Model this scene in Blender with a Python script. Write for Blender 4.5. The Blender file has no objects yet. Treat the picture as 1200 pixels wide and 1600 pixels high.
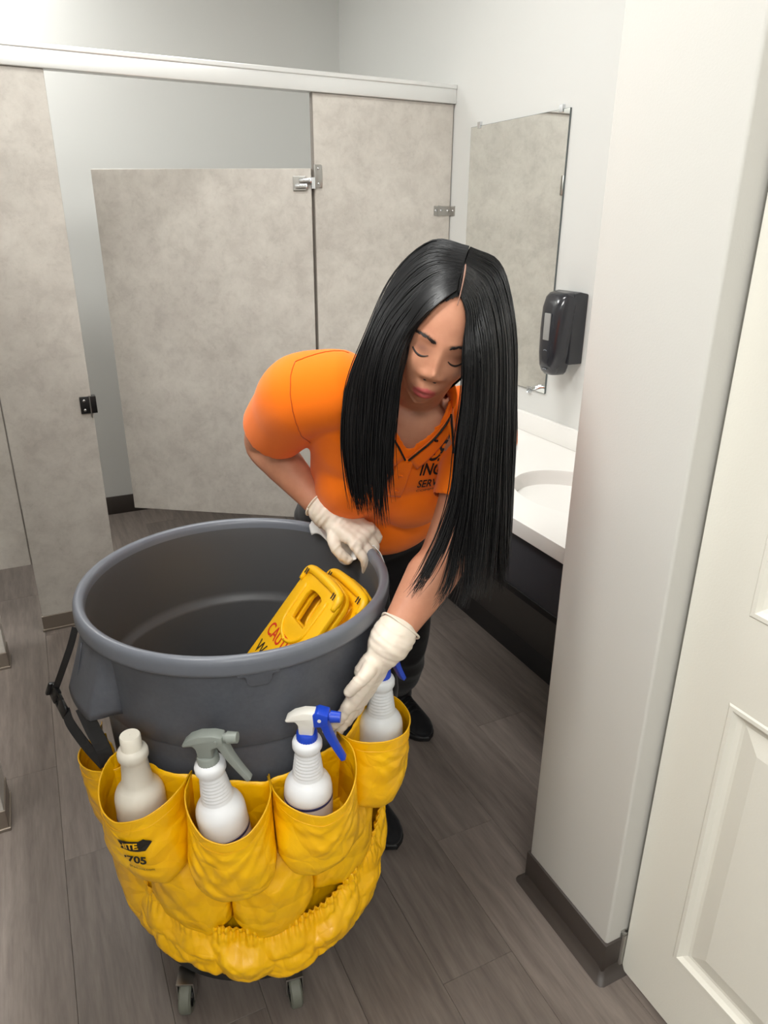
import bpy, bmesh, math, random
import numpy as np
from mathutils import Vector, Matrix, noise
from mathutils.bvhtree import BVHTree
random.seed(7); rng = np.random.default_rng(7)
SC = bpy.context.scene
COL = SC.collection
PI = math.pi

# ------------------------------------------------------------------ camera
cam_d = bpy.data.cameras.new('camera'); cam = bpy.data.objects.new('camera', cam_d); COL.objects.link(cam)
PITCH, YAW, ROLL = math.radians(21.842), math.radians(25.913), math.radians(0.454)
fw = Vector((math.sin(YAW)*math.cos(PITCH), math.cos(YAW)*math.cos(PITCH), -math.sin(PITCH)))
rt = Vector((math.cos(YAW), -math.sin(YAW), 0)); up = rt.cross(fw)
rt2 = rt*math.cos(ROLL)+up*math.sin(ROLL); up2 = -rt*math.sin(ROLL)+up*math.cos(ROLL)
m = Matrix((rt2, up2, -fw)).transposed().to_4x4(); m.translation = Vector((0, 0, 1.55)); cam.matrix_world = m
cam_d.sensor_fit = 'VERTICAL'; cam_d.sensor_height = 24.0; cam_d.lens = 1121.6/1600*24.0; cam_d.clip_start = 0.02
SC.camera = cam

# ------------------------------------------------------------------ light and exposure
SC.view_settings.view_transform = 'Standard'; SC.view_settings.look = 'None'; SC.view_settings.gamma = 1.0
SC.view_settings.use_curve_mapping = False; SC.view_settings.exposure = 0.10
W = bpy.data.worlds.new('world'); SC.world = W; W.use_nodes = True
W.node_tree.nodes['Background'].inputs[0].default_value = (0.9, 0.95, 1.0, 1); W.node_tree.nodes['Background'].inputs[1].default_value = 0.25
LAMPS = [  # ceiling troffers and one added fill panel: centre, size, watts
    ((-0.75, 0.90, 0), (1.18, 0.58), 38),
    ((-0.30, 3.72, 0), (0.58, 0.58), 18),
    ((0.60, 2.00, 0), (0.58, 0.58), 15),
    ((-0.45, -1.30, 0), (1.18, 0.58), 36),  # added panel, fills the camera-facing sides with light from behind
]

# ------------------------------------------------------------------ helpers
def link(o, parent=None):
    COL.objects.link(o)
    if parent is not None:
        o.parent = parent
        o.matrix_parent_inverse = parent.matrix_world.inverted()
    return o
def tag(o, label=None, cat=None, group=None, kind=None):
    if label: o['label'] = label
    if cat: o['category'] = cat
    if group: o['group'] = group
    if kind: o['kind'] = kind
    return o
def empty(name, loc=(0, 0, 0), rz=0.0):
    o = bpy.data.objects.new(name, None); o.empty_display_size = 0.05
    o.matrix_world = Matrix.Translation(Vector(loc)) @ Matrix.Rotation(rz, 4, 'Z')
    COL.objects.link(o); return o
def mesh_obj(name, vf, mat=None, parent=None, smooth=False, auto=None):
    """vf = (verts, faces) in world space, or a bmesh"""
    me = bpy.data.meshes.new(name)
    if isinstance(vf, bmesh.types.BMesh):
        vf.normal_update(); vf.to_mesh(me); vf.free()
    else:
        v, f = vf
        me.from_pydata([tuple(map(float, p)) for p in v], [], [tuple(int(i) for i in q) for q in f])
        me.validate(); me.update()
    if smooth:
        me.polygons.foreach_set('use_smooth', [True]*len(me.polygons))
    o = bpy.data.objects.new(name, me)
    if mat is not None:
        for mm in (mat if isinstance(mat, (list, tuple)) else [mat]): me.materials.append(mm)
    if auto is not None:
        bm = bmesh.new(); bm.from_mesh(me)
        for e in bm.edges:
            if len(e.link_faces) == 2 and e.calc_face_angle(0) > auto: e.smooth = False
        for f in bm.faces: f.smooth = True
        bm.to_mesh(me); bm.free()
    link(o, parent)
    return o
def local(o):
    """re-centre a top-level mesh object's origin at its own base"""
    me = o.data; co = np.empty(len(me.vertices)*3); me.vertices.foreach_get('co', co); co = co.reshape(-1, 3)
    c = np.array([(co[:, 0].min()+co[:, 0].max())/2, (co[:, 1].min()+co[:, 1].max())/2, co[:, 2].min()])
    me.vertices.foreach_set('co', (co-c).ravel()); me.update(); o.location = Vector(c)
    return o
def bm_box(bm, lo, hi, bevel=0.0, M=None, seg=2):
    r = bmesh.ops.create_cube(bm, size=1.0)
    vs = r['verts']
    for v in vs:
        v.co = Vector([lo[i]+(v.co[i]+0.5)*(hi[i]-lo[i]) for i in range(3)])
    if bevel > 0:
        es = list({e for v in vs for e in v.link_edges})
        rr = bmesh.ops.bevel(bm, geom=es, offset=bevel, segments=seg, affect='EDGES', profile=0.5)
        vs = list({v for f in rr['faces'] for v in f.verts} | {v for v in vs if v.is_valid})
    if M is not None:
        for v in vs: v.co = M @ v.co
    return vs
def box(name, lo, hi, mat, parent=None, bevel=0.0, M=None, seg=2):
    bm = bmesh.new(); bm_box(bm, lo, hi, bevel, M, seg)
    return mesh_obj(name, bm, mat, parent, auto=0.6 if bevel else None)
def grid_faces(n, m, wrap_m=False, wrap_n=False, off=0, flip=False):
    f = []
    for i in range(n if wrap_n else n-1):
        for j in range(m if wrap_m else m-1):
            a = off+i*m+j; b = off+i*m+(j+1) % m; c = off+((i+1) % n)*m+(j+1) % m; d = off+((i+1) % n)*m+j
            f.append((a, d, c, b) if flip else (a, b, c, d))
    return f
def lathe(prof, n=48, M=None, cap0=False, cap1=False):
    """profile list of (r, z) -> verts, faces; axis +Z"""
    v = []; 
    for r, z in prof:
        for j in range(n):
            a = 2*PI*j/n; v.append(Vector((r*math.cos(a), r*math.sin(a), z)))
    f = grid_faces(len(prof), n, wrap_m=True)
    if cap0: f.append(tuple(range(n))[::-1])
    if cap1: f.append(tuple(range((len(prof)-1)*n, len(prof)*n)))
    if M is not None: v = [M @ p for p in v]
    return v, f
def join(*vfs):
    V, F = [], []
    for v, f in vfs:
        o = len(V); V += list(v); F += [tuple(i+o for i in q) for q in f]
    return V, F
def spline(pts, n):
    """Catmull-Rom through pts (any dimension), n samples, roughly even in parameter"""
    P = np.array(pts, float)
    if len(P) == 2: 
        t = np.linspace(0, 1, n)[:, None]; return P[0]*(1-t)+P[1]*t
    P = np.vstack([2*P[0]-P[1], P, 2*P[-1]-P[-2]])
    k = len(P)-3
    out = []
    for s in np.linspace(0, k, n):
        i = min(int(s), k-1); t = s-i
        p0, p1, p2, p3 = P[i], P[i+1], P[i+2], P[i+3]
        out.append(0.5*((2*p1)+(-p0+p2)*t+(2*p0-5*p1+4*p2-p3)*t*t+(-p0+3*p1-3*p2+p3)*t**3))
    return np.array(out)
def frames(path):
    path = np.array(path, float); n = len(path)
    T = np.gradient(path, axis=0); T /= np.linalg.norm(T, axis=1)[:, None]+1e-12
    a = np.array([0, 0, 1.0]) if abs(T[0][2]) < 0.9 else np.array([1.0, 0, 0])
    N = [np.cross(T[0], a)]; N[0] /= np.linalg.norm(N[0])
    for i in range(1, n):
        v = N[-1]-T[i]*(N[-1] @ T[i]); N.append(v/(np.linalg.norm(v)+1e-12))
    N = np.array(N); B = np.cross(T, N)
    return T, N, B
def tube(path, rad, n=10, caps=True, flat=1.0):
    path = np.array(path, float); T, N, B = frames(path)
    rad = np.full(len(path), rad) if np.isscalar(rad) else np.array(rad)
    v = []
    for i in range(len(path)):
        for j in range(n):
            a = 2*PI*j/n; v.append(path[i]+rad[i]*(math.cos(a)*N[i]+flat*math.sin(a)*B[i]))
    f = grid_faces(len(path), n, wrap_m=True, flip=True)
    if caps:
        f.append(tuple(range(n))); f.append(tuple(range((len(path)-1)*n, len(path)*n))[::-1])
    return v, f
def ribbon(path, side, w, t):
    """flat strap: path, side vectors (n,3), half-width w, thickness t"""
    path = np.array(path, float); side = np.array(side, float)
    if side.ndim == 1: side = np.repeat(side[None], len(path), 0)
    T = np.gradient(path, axis=0); T /= np.linalg.norm(T, axis=1)[:, None]
    side = side-T*(side*T).sum(1)[:, None]; side /= np.linalg.norm(side, axis=1)[:, None]
    Nn = np.cross(T, side); w = np.full(len(path), w) if np.isscalar(w) else np.array(w)
    v = []
    for i in range(len(path)):
        for sx, sn in ((-1, -1), (1, -1), (1, 1), (-1, 1)):
            v.append(path[i]+side[i]*sx*w[i]+Nn[i]*sn*t/2)
    f = grid_faces(len(path), 4, wrap_m=True, flip=True)
    k = len(path)-1
    f += [(0, 1, 2, 3), (k*4+3, k*4+2, k*4+1, k*4)]
    return v, f
def prism(poly, axis_lo, axis_hi, to3):
    """extrude a 2D polygon between two values; to3(u, v, w) gives the 3D point"""
    n = len(poly)
    v = [to3(a, b, axis_lo) for a, b in poly]+[to3(a, b, axis_hi) for a, b in poly]
    f = [tuple(range(n))[::-1], tuple(range(n, 2*n))]+[(i, (i+1) % n, n+(i+1) % n, n+i) for i in range(n)]
    return v, f
def bevel_vf(vf, off, seg=2, ang=0.5):
    bm = bmesh.new(); vs = [bm.verts.new(Vector(p)) for p in vf[0]]
    for f in vf[1]:
        try: bm.faces.new([vs[i] for i in f])
        except ValueError: pass
    bmesh.ops.recalc_face_normals(bm, faces=bm.faces)
    es = [e for e in bm.edges if len(e.link_faces) == 2 and e.calc_face_angle(0) > ang]
    bmesh.ops.bevel(bm, geom=es, offset=off, segments=seg, affect='EDGES', profile=0.5)
    return bm
def copy_tree(o, parent=None, M=None):
    c = o.copy(); COL.objects.link(c)
    if parent is not None: c.parent = parent
    for ch in list(o.children): copy_tree(ch, c)
    return c
def rot_to(d, upv=(0, 0, 1)):
    """matrix whose +Z maps to d"""
    return Vector(d).normalized().to_track_quat('Z', 'Y').to_matrix().to_4x4()

# ------------------------------------------------------------------ materials
def s2l(c):
    return tuple(((x/255)/12.92 if x/255 <= 0.04045 else ((x/255+0.055)/1.055)**2.4) for x in c)
def mat(name, rgb, rough=0.5, metal=0.0, spec=0.5, **kw):
    mt = bpy.data.materials.new(name); mt.use_nodes = True
    b = mt.node_tree.nodes['Principled BSDF']
    b.inputs['Base Color'].default_value = (*s2l(rgb), 1); b.inputs['Roughness'].default_value = rough
    b.inputs['Metallic'].default_value = metal; b.inputs['Specular IOR Level'].default_value = spec
    for k, v in kw.items():
        b.inputs[k.replace('_', ' ')].default_value = v
    return mt
class NT:
    def __init__(s, mt): s.t = mt.node_tree; s.b = s.t.nodes['Principled BSDF']
    def n(s, typ, **kw):
        nd = s.t.nodes.new(typ)
        for k, v in kw.items():
            if hasattr(nd, k): setattr(nd, k, v)
            else: nd.inputs[k].default_value = v
        return nd
    def l(s, a, b): s.t.links.new(a, b)
    def ramp(s, fac, stops):
        r = s.n('ShaderNodeValToRGB'); e = r.color_ramp.elements
        while len(e) > 1: e.remove(e[-1])
        e[0].position = stops[0][0]; e[0].color = (*s2l(stops[0][1]), 1)
        for p, c in stops[1:]:
            x = e.new(p); x.color = (*s2l(c), 1)
        s.l(fac, r.inputs[0]); return r.outputs[0]
    def noise(s, vec, scale, detail=4, rough=0.55, dist=0.0):
        nd = s.n('ShaderNodeTexNoise'); nd.inputs['Scale'].default_value = scale; nd.inputs['Detail'].default_value = detail
        nd.inputs['Roughness'].default_value = rough; nd.inputs['Distortion'].default_value = dist
        if vec is not None: s.l(vec, nd.inputs['Vector'])
        return nd.outputs['Fac']
    def bump(s, h, strength=0.2, dist=0.002):
        bp = s.n('ShaderNodeBump'); bp.inputs['Strength'].default_value = strength; bp.inputs['Distance'].default_value = dist
        s.l(h, bp.inputs['Height']); s.l(bp.outputs[0], s.b.inputs['Normal'])
    def mix(s, fac, a, b, typ='MIX'):
        m_ = s.n('ShaderNodeMix'); m_.data_type = 'RGBA'; m_.blend_type = typ
        for inp, x in ((m_.inputs['Factor'], fac), (m_.inputs['A'], a), (m_.inputs['B'], b)):
            if isinstance(x, (int, float)): inp.default_value = x
            elif isinstance(x, tuple): inp.default_value = (*s2l(x), 1)
            else: s.l(x, inp)
        return m_.outputs['Result']
def geo_pos(nt): return nt.n('ShaderNodeNewGeometry').outputs['Position']

def m_paint(name, rgb, bump=0.12, rough=0.6):
    mt = mat(name, rgb, rough, spec=0.3); nt = NT(mt); p = geo_pos(nt)
    nt.bump(nt.noise(p, 260, 3), bump, 0.001); return mt
M_WALL = m_paint('wall_paint', (214, 214, 211))
M_PILLAR = m_paint('pillar_paint', (207, 205, 200), 0.2)
M_CEIL = m_paint('ceiling_paint', (232, 231, 226))
M_DOOR = m_paint('door_paint', (226, 223, 213), 0.25, 0.42)
M_BASE = mat('baseboard_vinyl', (62, 55, 51), 0.45)
def m_laminate():
    mt = mat('concrete_laminate', (190, 184, 176), 0.42, spec=0.4); nt = NT(mt); p = geo_pos(nt)
    a = nt.noise(p, 3.2, 7, 0.62, 0.6); b = nt.noise(p, 14, 8, 0.7, 0.3); c = nt.noise(p, 60, 3, 0.6)
    base = nt.ramp(a, [(0.30, (178, 171, 164)), (0.48, (188, 182, 174)), (0.62, (200, 194, 186)), (0.75, (208, 203, 194))])
    spots = nt.ramp(b, [(0.38, (158, 150, 143)), (0.50, (190, 184, 176)), (0.66, (214, 209, 200))])
    col = nt.mix(0.38, base, spots); fl = nt.ramp(c, [(0.30, (160, 152, 144)), (0.40, (190, 184, 176)), (0.7, (196, 190, 182))])
    nt.l(nt.mix(0.22, col, fl), nt.b.inputs['Base Color']); return mt
M_LAM = m_laminate()
M_ALU = mat('brushed_aluminium', (226, 226, 224), 0.34, 0.55)
M_CHROME = mat('chrome', (225, 227, 230), 0.08, 1.0)
M_STEEL = mat('satin_steel', (180, 178, 174), 0.3, 1.0)
M_SHOE = mat('pilaster_shoe_steel', (150, 140, 130), 0.35, 0.9)
M_BLACKMETAL = mat('black_metal', (28, 27, 28), 0.35, 0.3)
M_EDGE = mat('laminate_dark_edge', (126, 119, 112), 0.5)
M_SCREW = mat('screw_metal', (205, 205, 205), 0.2, 1.0)
def m_plank():
    mt = mat('plank_vinyl', (118, 108, 101), 0.42, spec=0.4); nt = NT(mt)
    tc = nt.n('ShaderNodeTexCoord'); oi = nt.n('ShaderNodeObjectInfo')
    off = nt.n('ShaderNodeVectorMath', operation='SCALE'); off.inputs[0].default_value = (17, 31, 5); nt.l(oi.outputs['Random'], off.inputs['Scale'])
    add = nt.n('ShaderNodeVectorMath', operation='ADD'); nt.l(tc.outputs['Object'], add.inputs[0]); nt.l(off.outputs[0], add.inputs[1])
    mp = nt.n('ShaderNodeMapping'); mp.inputs['Scale'].default_value = (1.0, 0.085, 1.0); nt.l(add.outputs[0], mp.inputs['Vector'])
    g = nt.noise(mp.outputs[0], 34, 7, 0.62, 0.9); fine = nt.noise(mp.outputs[0], 150, 4, 0.6)
    mp2 = nt.n('ShaderNodeMapping'); mp2.inputs['Scale'].default_value = (1.0, 0.22, 1.0); nt.l(add.outputs[0], mp2.inputs['Vector'])
    big = nt.noise(mp2.outputs[0], 7, 5, 0.6, 1.2)
    wv = nt.n('ShaderNodeTexWave'); wv.wave_type = 'BANDS'; wv.bands_direction = 'X'; wv.inputs['Scale'].default_value = 7; wv.inputs['Distortion'].default_value = 9
    wv.inputs['Detail'].default_value = 3; wv.inputs['Detail Scale'].default_value = 1.6; nt.l(mp2.outputs[0], wv.inputs['Vector'])
    c1 = nt.ramp(g, [(0.28, (78, 69, 65)), (0.47, (108, 98, 92)), (0.60, (124, 114, 107)), (0.76, (146, 136, 127))])
    c2 = nt.ramp(big, [(0.3, (92, 83, 79)), (0.7, (134, 124, 116))])
    c3 = nt.ramp(wv.outputs['Fac'], [(0.0, (96, 87, 82)), (0.5, (116, 106, 99)), (1.0, (132, 122, 114))])
    c4 = nt.ramp(fine, [(0.35, (92, 83, 78)), (0.65, (130, 120, 112))])
    col = nt.mix(0.4, c1, c2); col = nt.mix(0.25, col, c3); col = nt.mix(0.25, col, c4)
    hv = nt.n('ShaderNodeHueSaturation'); mr = nt.n('ShaderNodeMapRange'); mr.inputs['To Min'].default_value = 0.86; mr.inputs['To Max'].default_value = 1.12
    nt.l(oi.outputs['Random'], mr.inputs['Value']); nt.l(mr.outputs[0], hv.inputs['Value']); nt.l(col, hv.inputs['Color'])
    nt.l(hv.outputs[0], nt.b.inputs['Base Color']); nt.bump(g, 0.12, 0.001); return mt
M_PLANK = m_plank()
M_SUBFLOOR = mat('subfloor', (46, 41, 39), 0.8)
# ------------------------------------------------------------------ the room
XM, YS, YB, XL, YF, ZC = 1.707, 2.88, 4.10, -1.75, -2.20, 2.95    # mirror wall, stall front, back wall, left wall, wall behind, ceiling
def struct(o): o['kind'] = 'structure'; return o
fl = struct(box('floor', (XL-0.1, YF-0.1, -0.12), (XM+0.1, YB+0.1, -0.0055), M_SUBFLOOR))
PW, PLN = 0.182, 1.22
pm = None
ix = 0; x = XL-0.02
offs = [0.0, 0.47, 0.86, 0.23, 0.66, 1.05, 0.35]
pl_meshes = {}
while x < XM:
    y = YF-offs[ix % 7]-0.2
    while y < YB:
        y0, y1 = max(y, YF), min(y+PLN, YB)
        x1 = min(x+PW, XM)
        if y1-y0 > 0.02 and x1-x > 0.02:
            key = (round(x1-x, 3), round(y1-y0, 3))
            if key not in pl_meshes:
                w, l = key; bm = bmesh.new(); bm_box(bm, (0, 0, -0.005), (w-0.0005, l-0.0005, 0.0), 0.0007, seg=1)
                me = bpy.data.meshes.new('plank'); bm.to_mesh(me); bm.free(); me.materials.append(M_PLANK); pl_meshes[key] = me
            o = bpy.data.objects.new('plank', pl_meshes[key]); o.location = (x, y0, 0); link(o); o.parent = fl
        y += PLN
    x += PW; ix += 1
struct(box('ceiling', (XL-0.1, YF-0.1, ZC), (XM+0.1, YB+0.1, ZC+0.1), M_CEIL))
struct(box('wall_right', (XM, 1.0, 0), (XM+0.12, YB+0.1, ZC), M_WALL))
struct(box('wall_back', (XL-0.1, YB, 0), (XM, YB+0.12, ZC), M_WALL))
struct(box('wall_left', (XL-0.12, YF, 0), (XL, YB, ZC), M_WALL))
struct(box('wall_front', (XL, YF-0.12, 0), (1.08, YF, ZC), M_WALL))
# the stub wall beside the entry door (rounded drywall corners) and the entry wall behind the open door
PX, PY0, PY1 = 0.923, 0.776, 1.050
struct(box('wall_near', (PX, PY0, 0), (XM+0.12, PY1, ZC), M_PILLAR, bevel=0.006, seg=3))
struct(box('wall_entry', (1.07, YF, 0), (1.19, PY0, ZC), M_PILLAR))
bb = struct(box('baseboard_near', (PX-0.006, PY0-0.006, 0.0), (PX+0.28, PY1+0.006, 0.100), M_BASE, bevel=0.004))
# flared toe of the cove base
toe = []
prof = [(0.000, 0.030), (0.004, 0.018), (0.009, 0.009), (0.016, 0.003), (0.018, 0.0)]
V = []
for d, z in prof:
    a, b, c, e = PX-0.006-d, PY0-0.006-d, PX+0.28, PY1+0.006+d
    ring = [(c, b), (a+0.012, b), (a+0.004, b+0.004), (a, b+0.012), (a, e-0.012), (a+0.004, e-0.004), (a+0.012, e), (c, e)]
    V += [(p, q_, z) for p, q_ in ring]
mesh_obj('cove_toe', (V, grid_faces(len(prof), 8)), M_BASE, bb, smooth=True)
struct(box('baseboard_back', (XL, YB-0.008, 0), (XM, YB, 0.105), M_BASE, bevel=0.002))
struct(box('baseboard_left', (XL, YF, 0), (XL+0.008, YB, 0.105), M_BASE, bevel=0.002))

# ceiling lamps (above the frame), the last one added for fill
M_EMIT = mat('lamp_diffuser', (255, 252, 240), 0.5); 
for i, (c, sz, wt) in enumerate(LAMPS):
    t = empty('ceiling_light', (c[0], c[1], ZC-0.03))
    tag(t, ['white rectangular ceiling light panel over the side stalls', 'white square ceiling light panel over the end stall', 'white square ceiling light panel over the sinks', 'added rectangular fill light panel behind the camera'][i], 'ceiling light', 'ceiling lights')
    fr = bmesh.new(); hx, hy = sz[0]/2, sz[1]/2
    for lo, hi in (((-hx-.02, -hy-.02, 0), (hx+.02, -hy, .03)), ((-hx-.02, hy, 0), (hx+.02, hy+.02, .03)), ((-hx-.02, -hy, 0), (-hx, hy, .03)), ((hx, -hy, 0), (hx+.02, hy, .03))):
        bm_box(fr, Vector(lo)+Vector((c[0], c[1], ZC-.03)), Vector(hi)+Vector((c[0], c[1], ZC-.03)))
    mesh_obj('frame', fr, M_ALU, t)
    me = mat('lamp_panel_%d' % i, (255, 252, 240), 0.5); b = me.node_tree.nodes['Principled BSDF']
    b.inputs['Emission Color'].default_value = (*s2l((255, 253, 246)), 1); b.inputs['Emission Strength'].default_value = 4.0*wt/(sz[0]*sz[1])/30
    box('diffuser', (c[0]-hx, c[1]-hy, ZC-.018), (c[0]+hx, c[1]+hy, ZC-.008), me, t)
    ld = bpy.data.lights.new('troffer_light', 'AREA'); ld.shape = 'RECTANGLE'; ld.size, ld.size_y = sz; ld.energy = wt; ld.color = (0.978, 0.992, 0.985)
    lo = bpy.data.objects.new('troffer_light', ld); lo.location = (c[0], c[1], ZC-.035); COL.objects.link(lo)

# ------------------------------------------------------------------ entry door, open, at the right edge: a moulded six-panel door lying in plane x = 0.974
def make_door():
    X, Y1, Y0, ZB, ZT = 0.974, 0.767, -0.073, 0.006, 2.03
    th = 0.035
    ys = []; 
    P = []   # panel rectangles in (u from the far edge, z)
    for u0, u1 in ((0.113, 0.375), (0.465, 0.727)):
        for z0, z1 in ((0.182, 0.800), (0.968, 1.585), (1.70, 1.92)):
            P.append((u0, u1, z0, z1))
    t = empty('door_1', (X+th/2, (Y0+Y1)/2, ZB)); t['kind'] = 'structure'
    us = sorted({0.0, 0.84}|{p[0] for p in P}|{p[1] for p in P}); zs = sorted({ZB, ZT}|{p[2] for p in P}|{p[3] for p in P})
    bm = bmesh.new(); cache = {}
    def vtx(u, z, d):
        k = (round(u, 5), round(z, 5), round(d, 5))
        if k not in cache: cache[k] = bm.verts.new((X+d, Y1-u, z))
        return cache[k]
    def quad(a, b, c, d): bm.faces.new((a, b, c, d))
    holes = {(p[0], p[2]) for p in P}
    for i in range(len(us)-1):
        for j in range(len(zs)-1):
            if (us[i], zs[j]) in holes: continue
            quad(vtx(us[i], zs[j], 0), vtx(us[i+1], zs[j], 0), vtx(us[i+1], zs[j+1], 0), vtx(us[i], zs[j+1], 0))
    # front edges / back
    for (ua, ub, za, zb) in ((0, 0, ZB, ZT), (.84, .84, ZB, ZT)):
        pass
    bk = [bm.verts.new((X+th, Y1-u, z)) for u, z in ((0, ZB), (.84, ZB), (.84, ZT), (0, ZT))]
    bm.faces.new(bk[::-1])
    e0 = [vtx(0, z, 0) for z in zs]; bm.faces.new([bk[0]]+e0+[bk[3]])
    e1 = [vtx(.84, z, 0) for z in zs]; bm.faces.new(([bk[1]]+e1+[bk[2]])[::-1])
    e2 = [vtx(u, ZB, 0) for u in us]; bm.faces.new(([bk[0]]+e2+[bk[1]])[::-1])
    e3 = [vtx(u, ZT, 0) for u in us]; bm.faces.new([bk[3]]+e3+[bk[2]])
    slab = mesh_obj('door_slab', bm, M_DOOR, t)
    for (u0, u1, z0, z1) in P:   # moulded sticking + raised field
        b2 = bmesh.new()
        steps = [(0, 0), (0.003, -0.0025), (0.010, -0.0025), (0.016, 0.006), (0.024, 0.011), (0.030, 0.0115), (0.062, 0.0035), (0.066, 0.0025)]
        rings = []
        for s, d in steps:
            rings.append([b2.verts.new((X+d, Y1-u, z)) for u, z in ((u0+s, z0+s), (u1-s, z0+s), (u1-s, z1-s), (u0+s, z1-s))])
        for a, b_ in zip(rings, rings[1:]):
            for k in range(4): b2.faces.new((a[k], a[(k+1) % 4], b_[(k+1) % 4], b_[k]))
        b2.faces.new(rings[-1])
        mesh_obj('panel', b2, M_DOOR, slab)
    v, f = lathe([(0.0075, 0), (0.0075, 0.09)], 12, Matrix.Translation((X-0.006, Y1+0.006, 0.022)), True, True)
    hg = mesh_obj('hinge', join((v, f), lathe([(0.0, 0), (0.006, 0.002), (0.008, 0.008), (0.0, 0.01)], 12, Matrix.Translation((X-0.006, Y1+0.006, 0.111)))), M_STEEL, t)
    hg['label'] = 'small steel door hinge near the floor'
make_door()

# ------------------------------------------------------------------ toilet partitions
TH = 0.025
def screw(p, n, parent, r=0.0055):
    M = Matrix.Translation(Vector(p)) @ rot_to(n)
    mesh_obj('screw', lathe([(r, 0), (r*.9, .0018), (r*.45, .003), (0.0005, .0033)], 12, M), M_SCREW, parent, smooth=True)
def panel_bm(lo, hi): 
    bm = bmesh.new(); bm_box(bm, lo, hi, 0.0015, seg=1); return bm
def pilaster(lo, hi, label, face='y', shoe=True, group='stall pilasters'):
    t = empty('stall_pilaster', ((lo[0]+hi[0])/2, (lo[1]+hi[1])/2, 0)); tag(t, label, 'partition')
    mesh_obj('panel', panel_bm((lo[0], lo[1], 0.012), (hi[0], hi[1], hi[2])), M_LAM, t)
    if shoe:
        e = 0.004; sh = bmesh.new(); bm_box(sh, (lo[0]-e, lo[1]-e, 0), (hi[0]+e, hi[1]+e, 0.068), 0.002)
        bm_box(sh, (lo[0]-e-.004, lo[1]-e-.004, 0), (hi[0]+e+.004, hi[1]+e+.004, 0.010), 0.002)
        mesh_obj('shoe', sh, M_SHOE, t)
    return t
pl_l = pilaster((-0.132, YS, 0), (0.170, YS+TH, 2.005), 'narrow concrete look stall pilaster left of the opening, black latch keeper on its edge')
kp = box('latch_keeper', (0.128, YS-0.007, 0.878), (0.186, YS+TH+0.006, 0.942), M_BLACKMETAL, pl_l, bevel=0.002); kp['label'] = 'black latch keeper'
screw((0.143, YS-0.007, 0.928), (0, -1, 0), kp); screw((0.143, YS-0.007, 0.892), (0, -1, 0), kp)
box('stop_rib', (0.161, YS-0.013, 0.862), (0.165, YS-0.007, 0.946), M_STEEL, kp)
pl_r = pilaster((1.088, YS, 0), (XM-0.006, YS+TH, 2.005), 'wide concrete look stall pilaster meeting the mirror wall')
wb = bmesh.new(); bm_box(wb, (1.622, YS-0.004, 1.586), (XM-0.001, YS, 1.624), 0.0015); bm_box(wb, (XM-0.004, YS-0.034, 1.586), (XM, YS, 1.624), 0.001)
bm_box(wb, (1.640, YS-0.007, 1.584), (1.646, YS-0.003, 1.626), 0.001)
br = mesh_obj('wall_bracket', wb, M_STEEL, pl_r); br['label'] = 'steel wall bracket with screws'
for px_ in (1.631, 1.656, 1.688): screw((px_, YS-0.004, 1.605), (0, -1, 0), br)
screw((XM-0.004, YS-0.020, 1.605), (-1, 0, 0), br)
box('edge_strip', (1.0855, YS, 0.07), (1.088, YS+TH, 2.02), M_EDGE, pl_r)

# head rail: aluminium channel with a lip along the top
def rail(name, lo, hi, label, axis):
    t = empty(name, ((lo[0]+hi[0])/2, (lo[1]+hi[1])/2, lo[2])); tag(t, label, 'head rail')
    bm = bmesh.new(); bm_box(bm, lo, hi, 0.003); mesh_obj('channel', bm, M_ALU, t, auto=0.6)
    l2 = list(lo); h2 = list(hi); l2[2] = hi[2]-0.004; h2[2] = hi[2]+0.012
    if axis == 'x': l2[1] -= 0.004; h2[1] = lo[1]+0.012
    else: h2[0] += 0.004; l2[0] = hi[0]-0.012
    mesh_obj('top_lip', (lambda b: (bm_box(b, l2, h2, 0.003), b)[1])(bmesh.new()), M_ALU, t)
rail('stall_headrail', (-0.285, YS-0.012, 2.006), (XM-0.001, YS+TH+0.012, 2.062), 'brushed aluminium head rail across the stall front below the ceiling', 'x')
rail('stall_headrail', (-0.302, -0.30, 2.006), (-0.254, YS-0.012, 2.062), 'aluminium head rail running toward the camera over the side stalls', 'y')

# end-stall door, hinged on the wide pilaster and swung inward
th = math.radians(33.5)
HX, HY = 1.076, YS+0.006
Mdoor = Matrix.Translation((HX, HY, 0)) @ Matrix.Rotation(-th, 4, 'Z')
dt = empty('stall_door', (HX, HY, 0.285)); tag(dt, 'concrete look stall door standing ajar, hinged on the wide pilaster', 'stall door')
bm = bmesh.new(); bm_box(bm, (-0.905, 0, 0.285), (0, TH, 1.748), 0.0015, Mdoor, seg=1); mesh_obj('panel', bm, M_LAM, dt)
hb = bmesh.new()
bm_box(hb, (-0.072, -0.006, 1.668), (-0.020, 0.0, 1.722), 0.003, Mdoor); 
hg = mesh_obj('hinge', hb, M_STEEL, dt); hg['label'] = 'steel cam hinge at the top of the door'
b2 = bmesh.new(); bm_box(b2, (-0.062, -0.014, 1.676), (-0.012, -0.004, 1.694), 0.003, Mdoor); bm_box(b2, (-0.046, -0.018, 1.696), (0.006, -0.004, 1.714), 0.004, Mdoor)
mesh_obj('knuckle', b2, M_CHROME, hg, auto=.6)
v, f = tube([(1.080, YS-0.006, 1.676), (1.080, YS-0.006, 1.716)], 0.009, 16); mesh_obj('pivot_pin', (v, f), M_CHROME, hg)
jb = box('jamb_bracket', (1.086, YS-0.006, 1.680), (1.118, YS+0.001, 1.762), M_STEEL, pl_r, bevel=0.002)
screw((1.103, YS-0.006, 1.748), (0, -1, 0), jb); screw((1.103, YS-0.006, 1.694), (0, -1, 0), jb)

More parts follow.
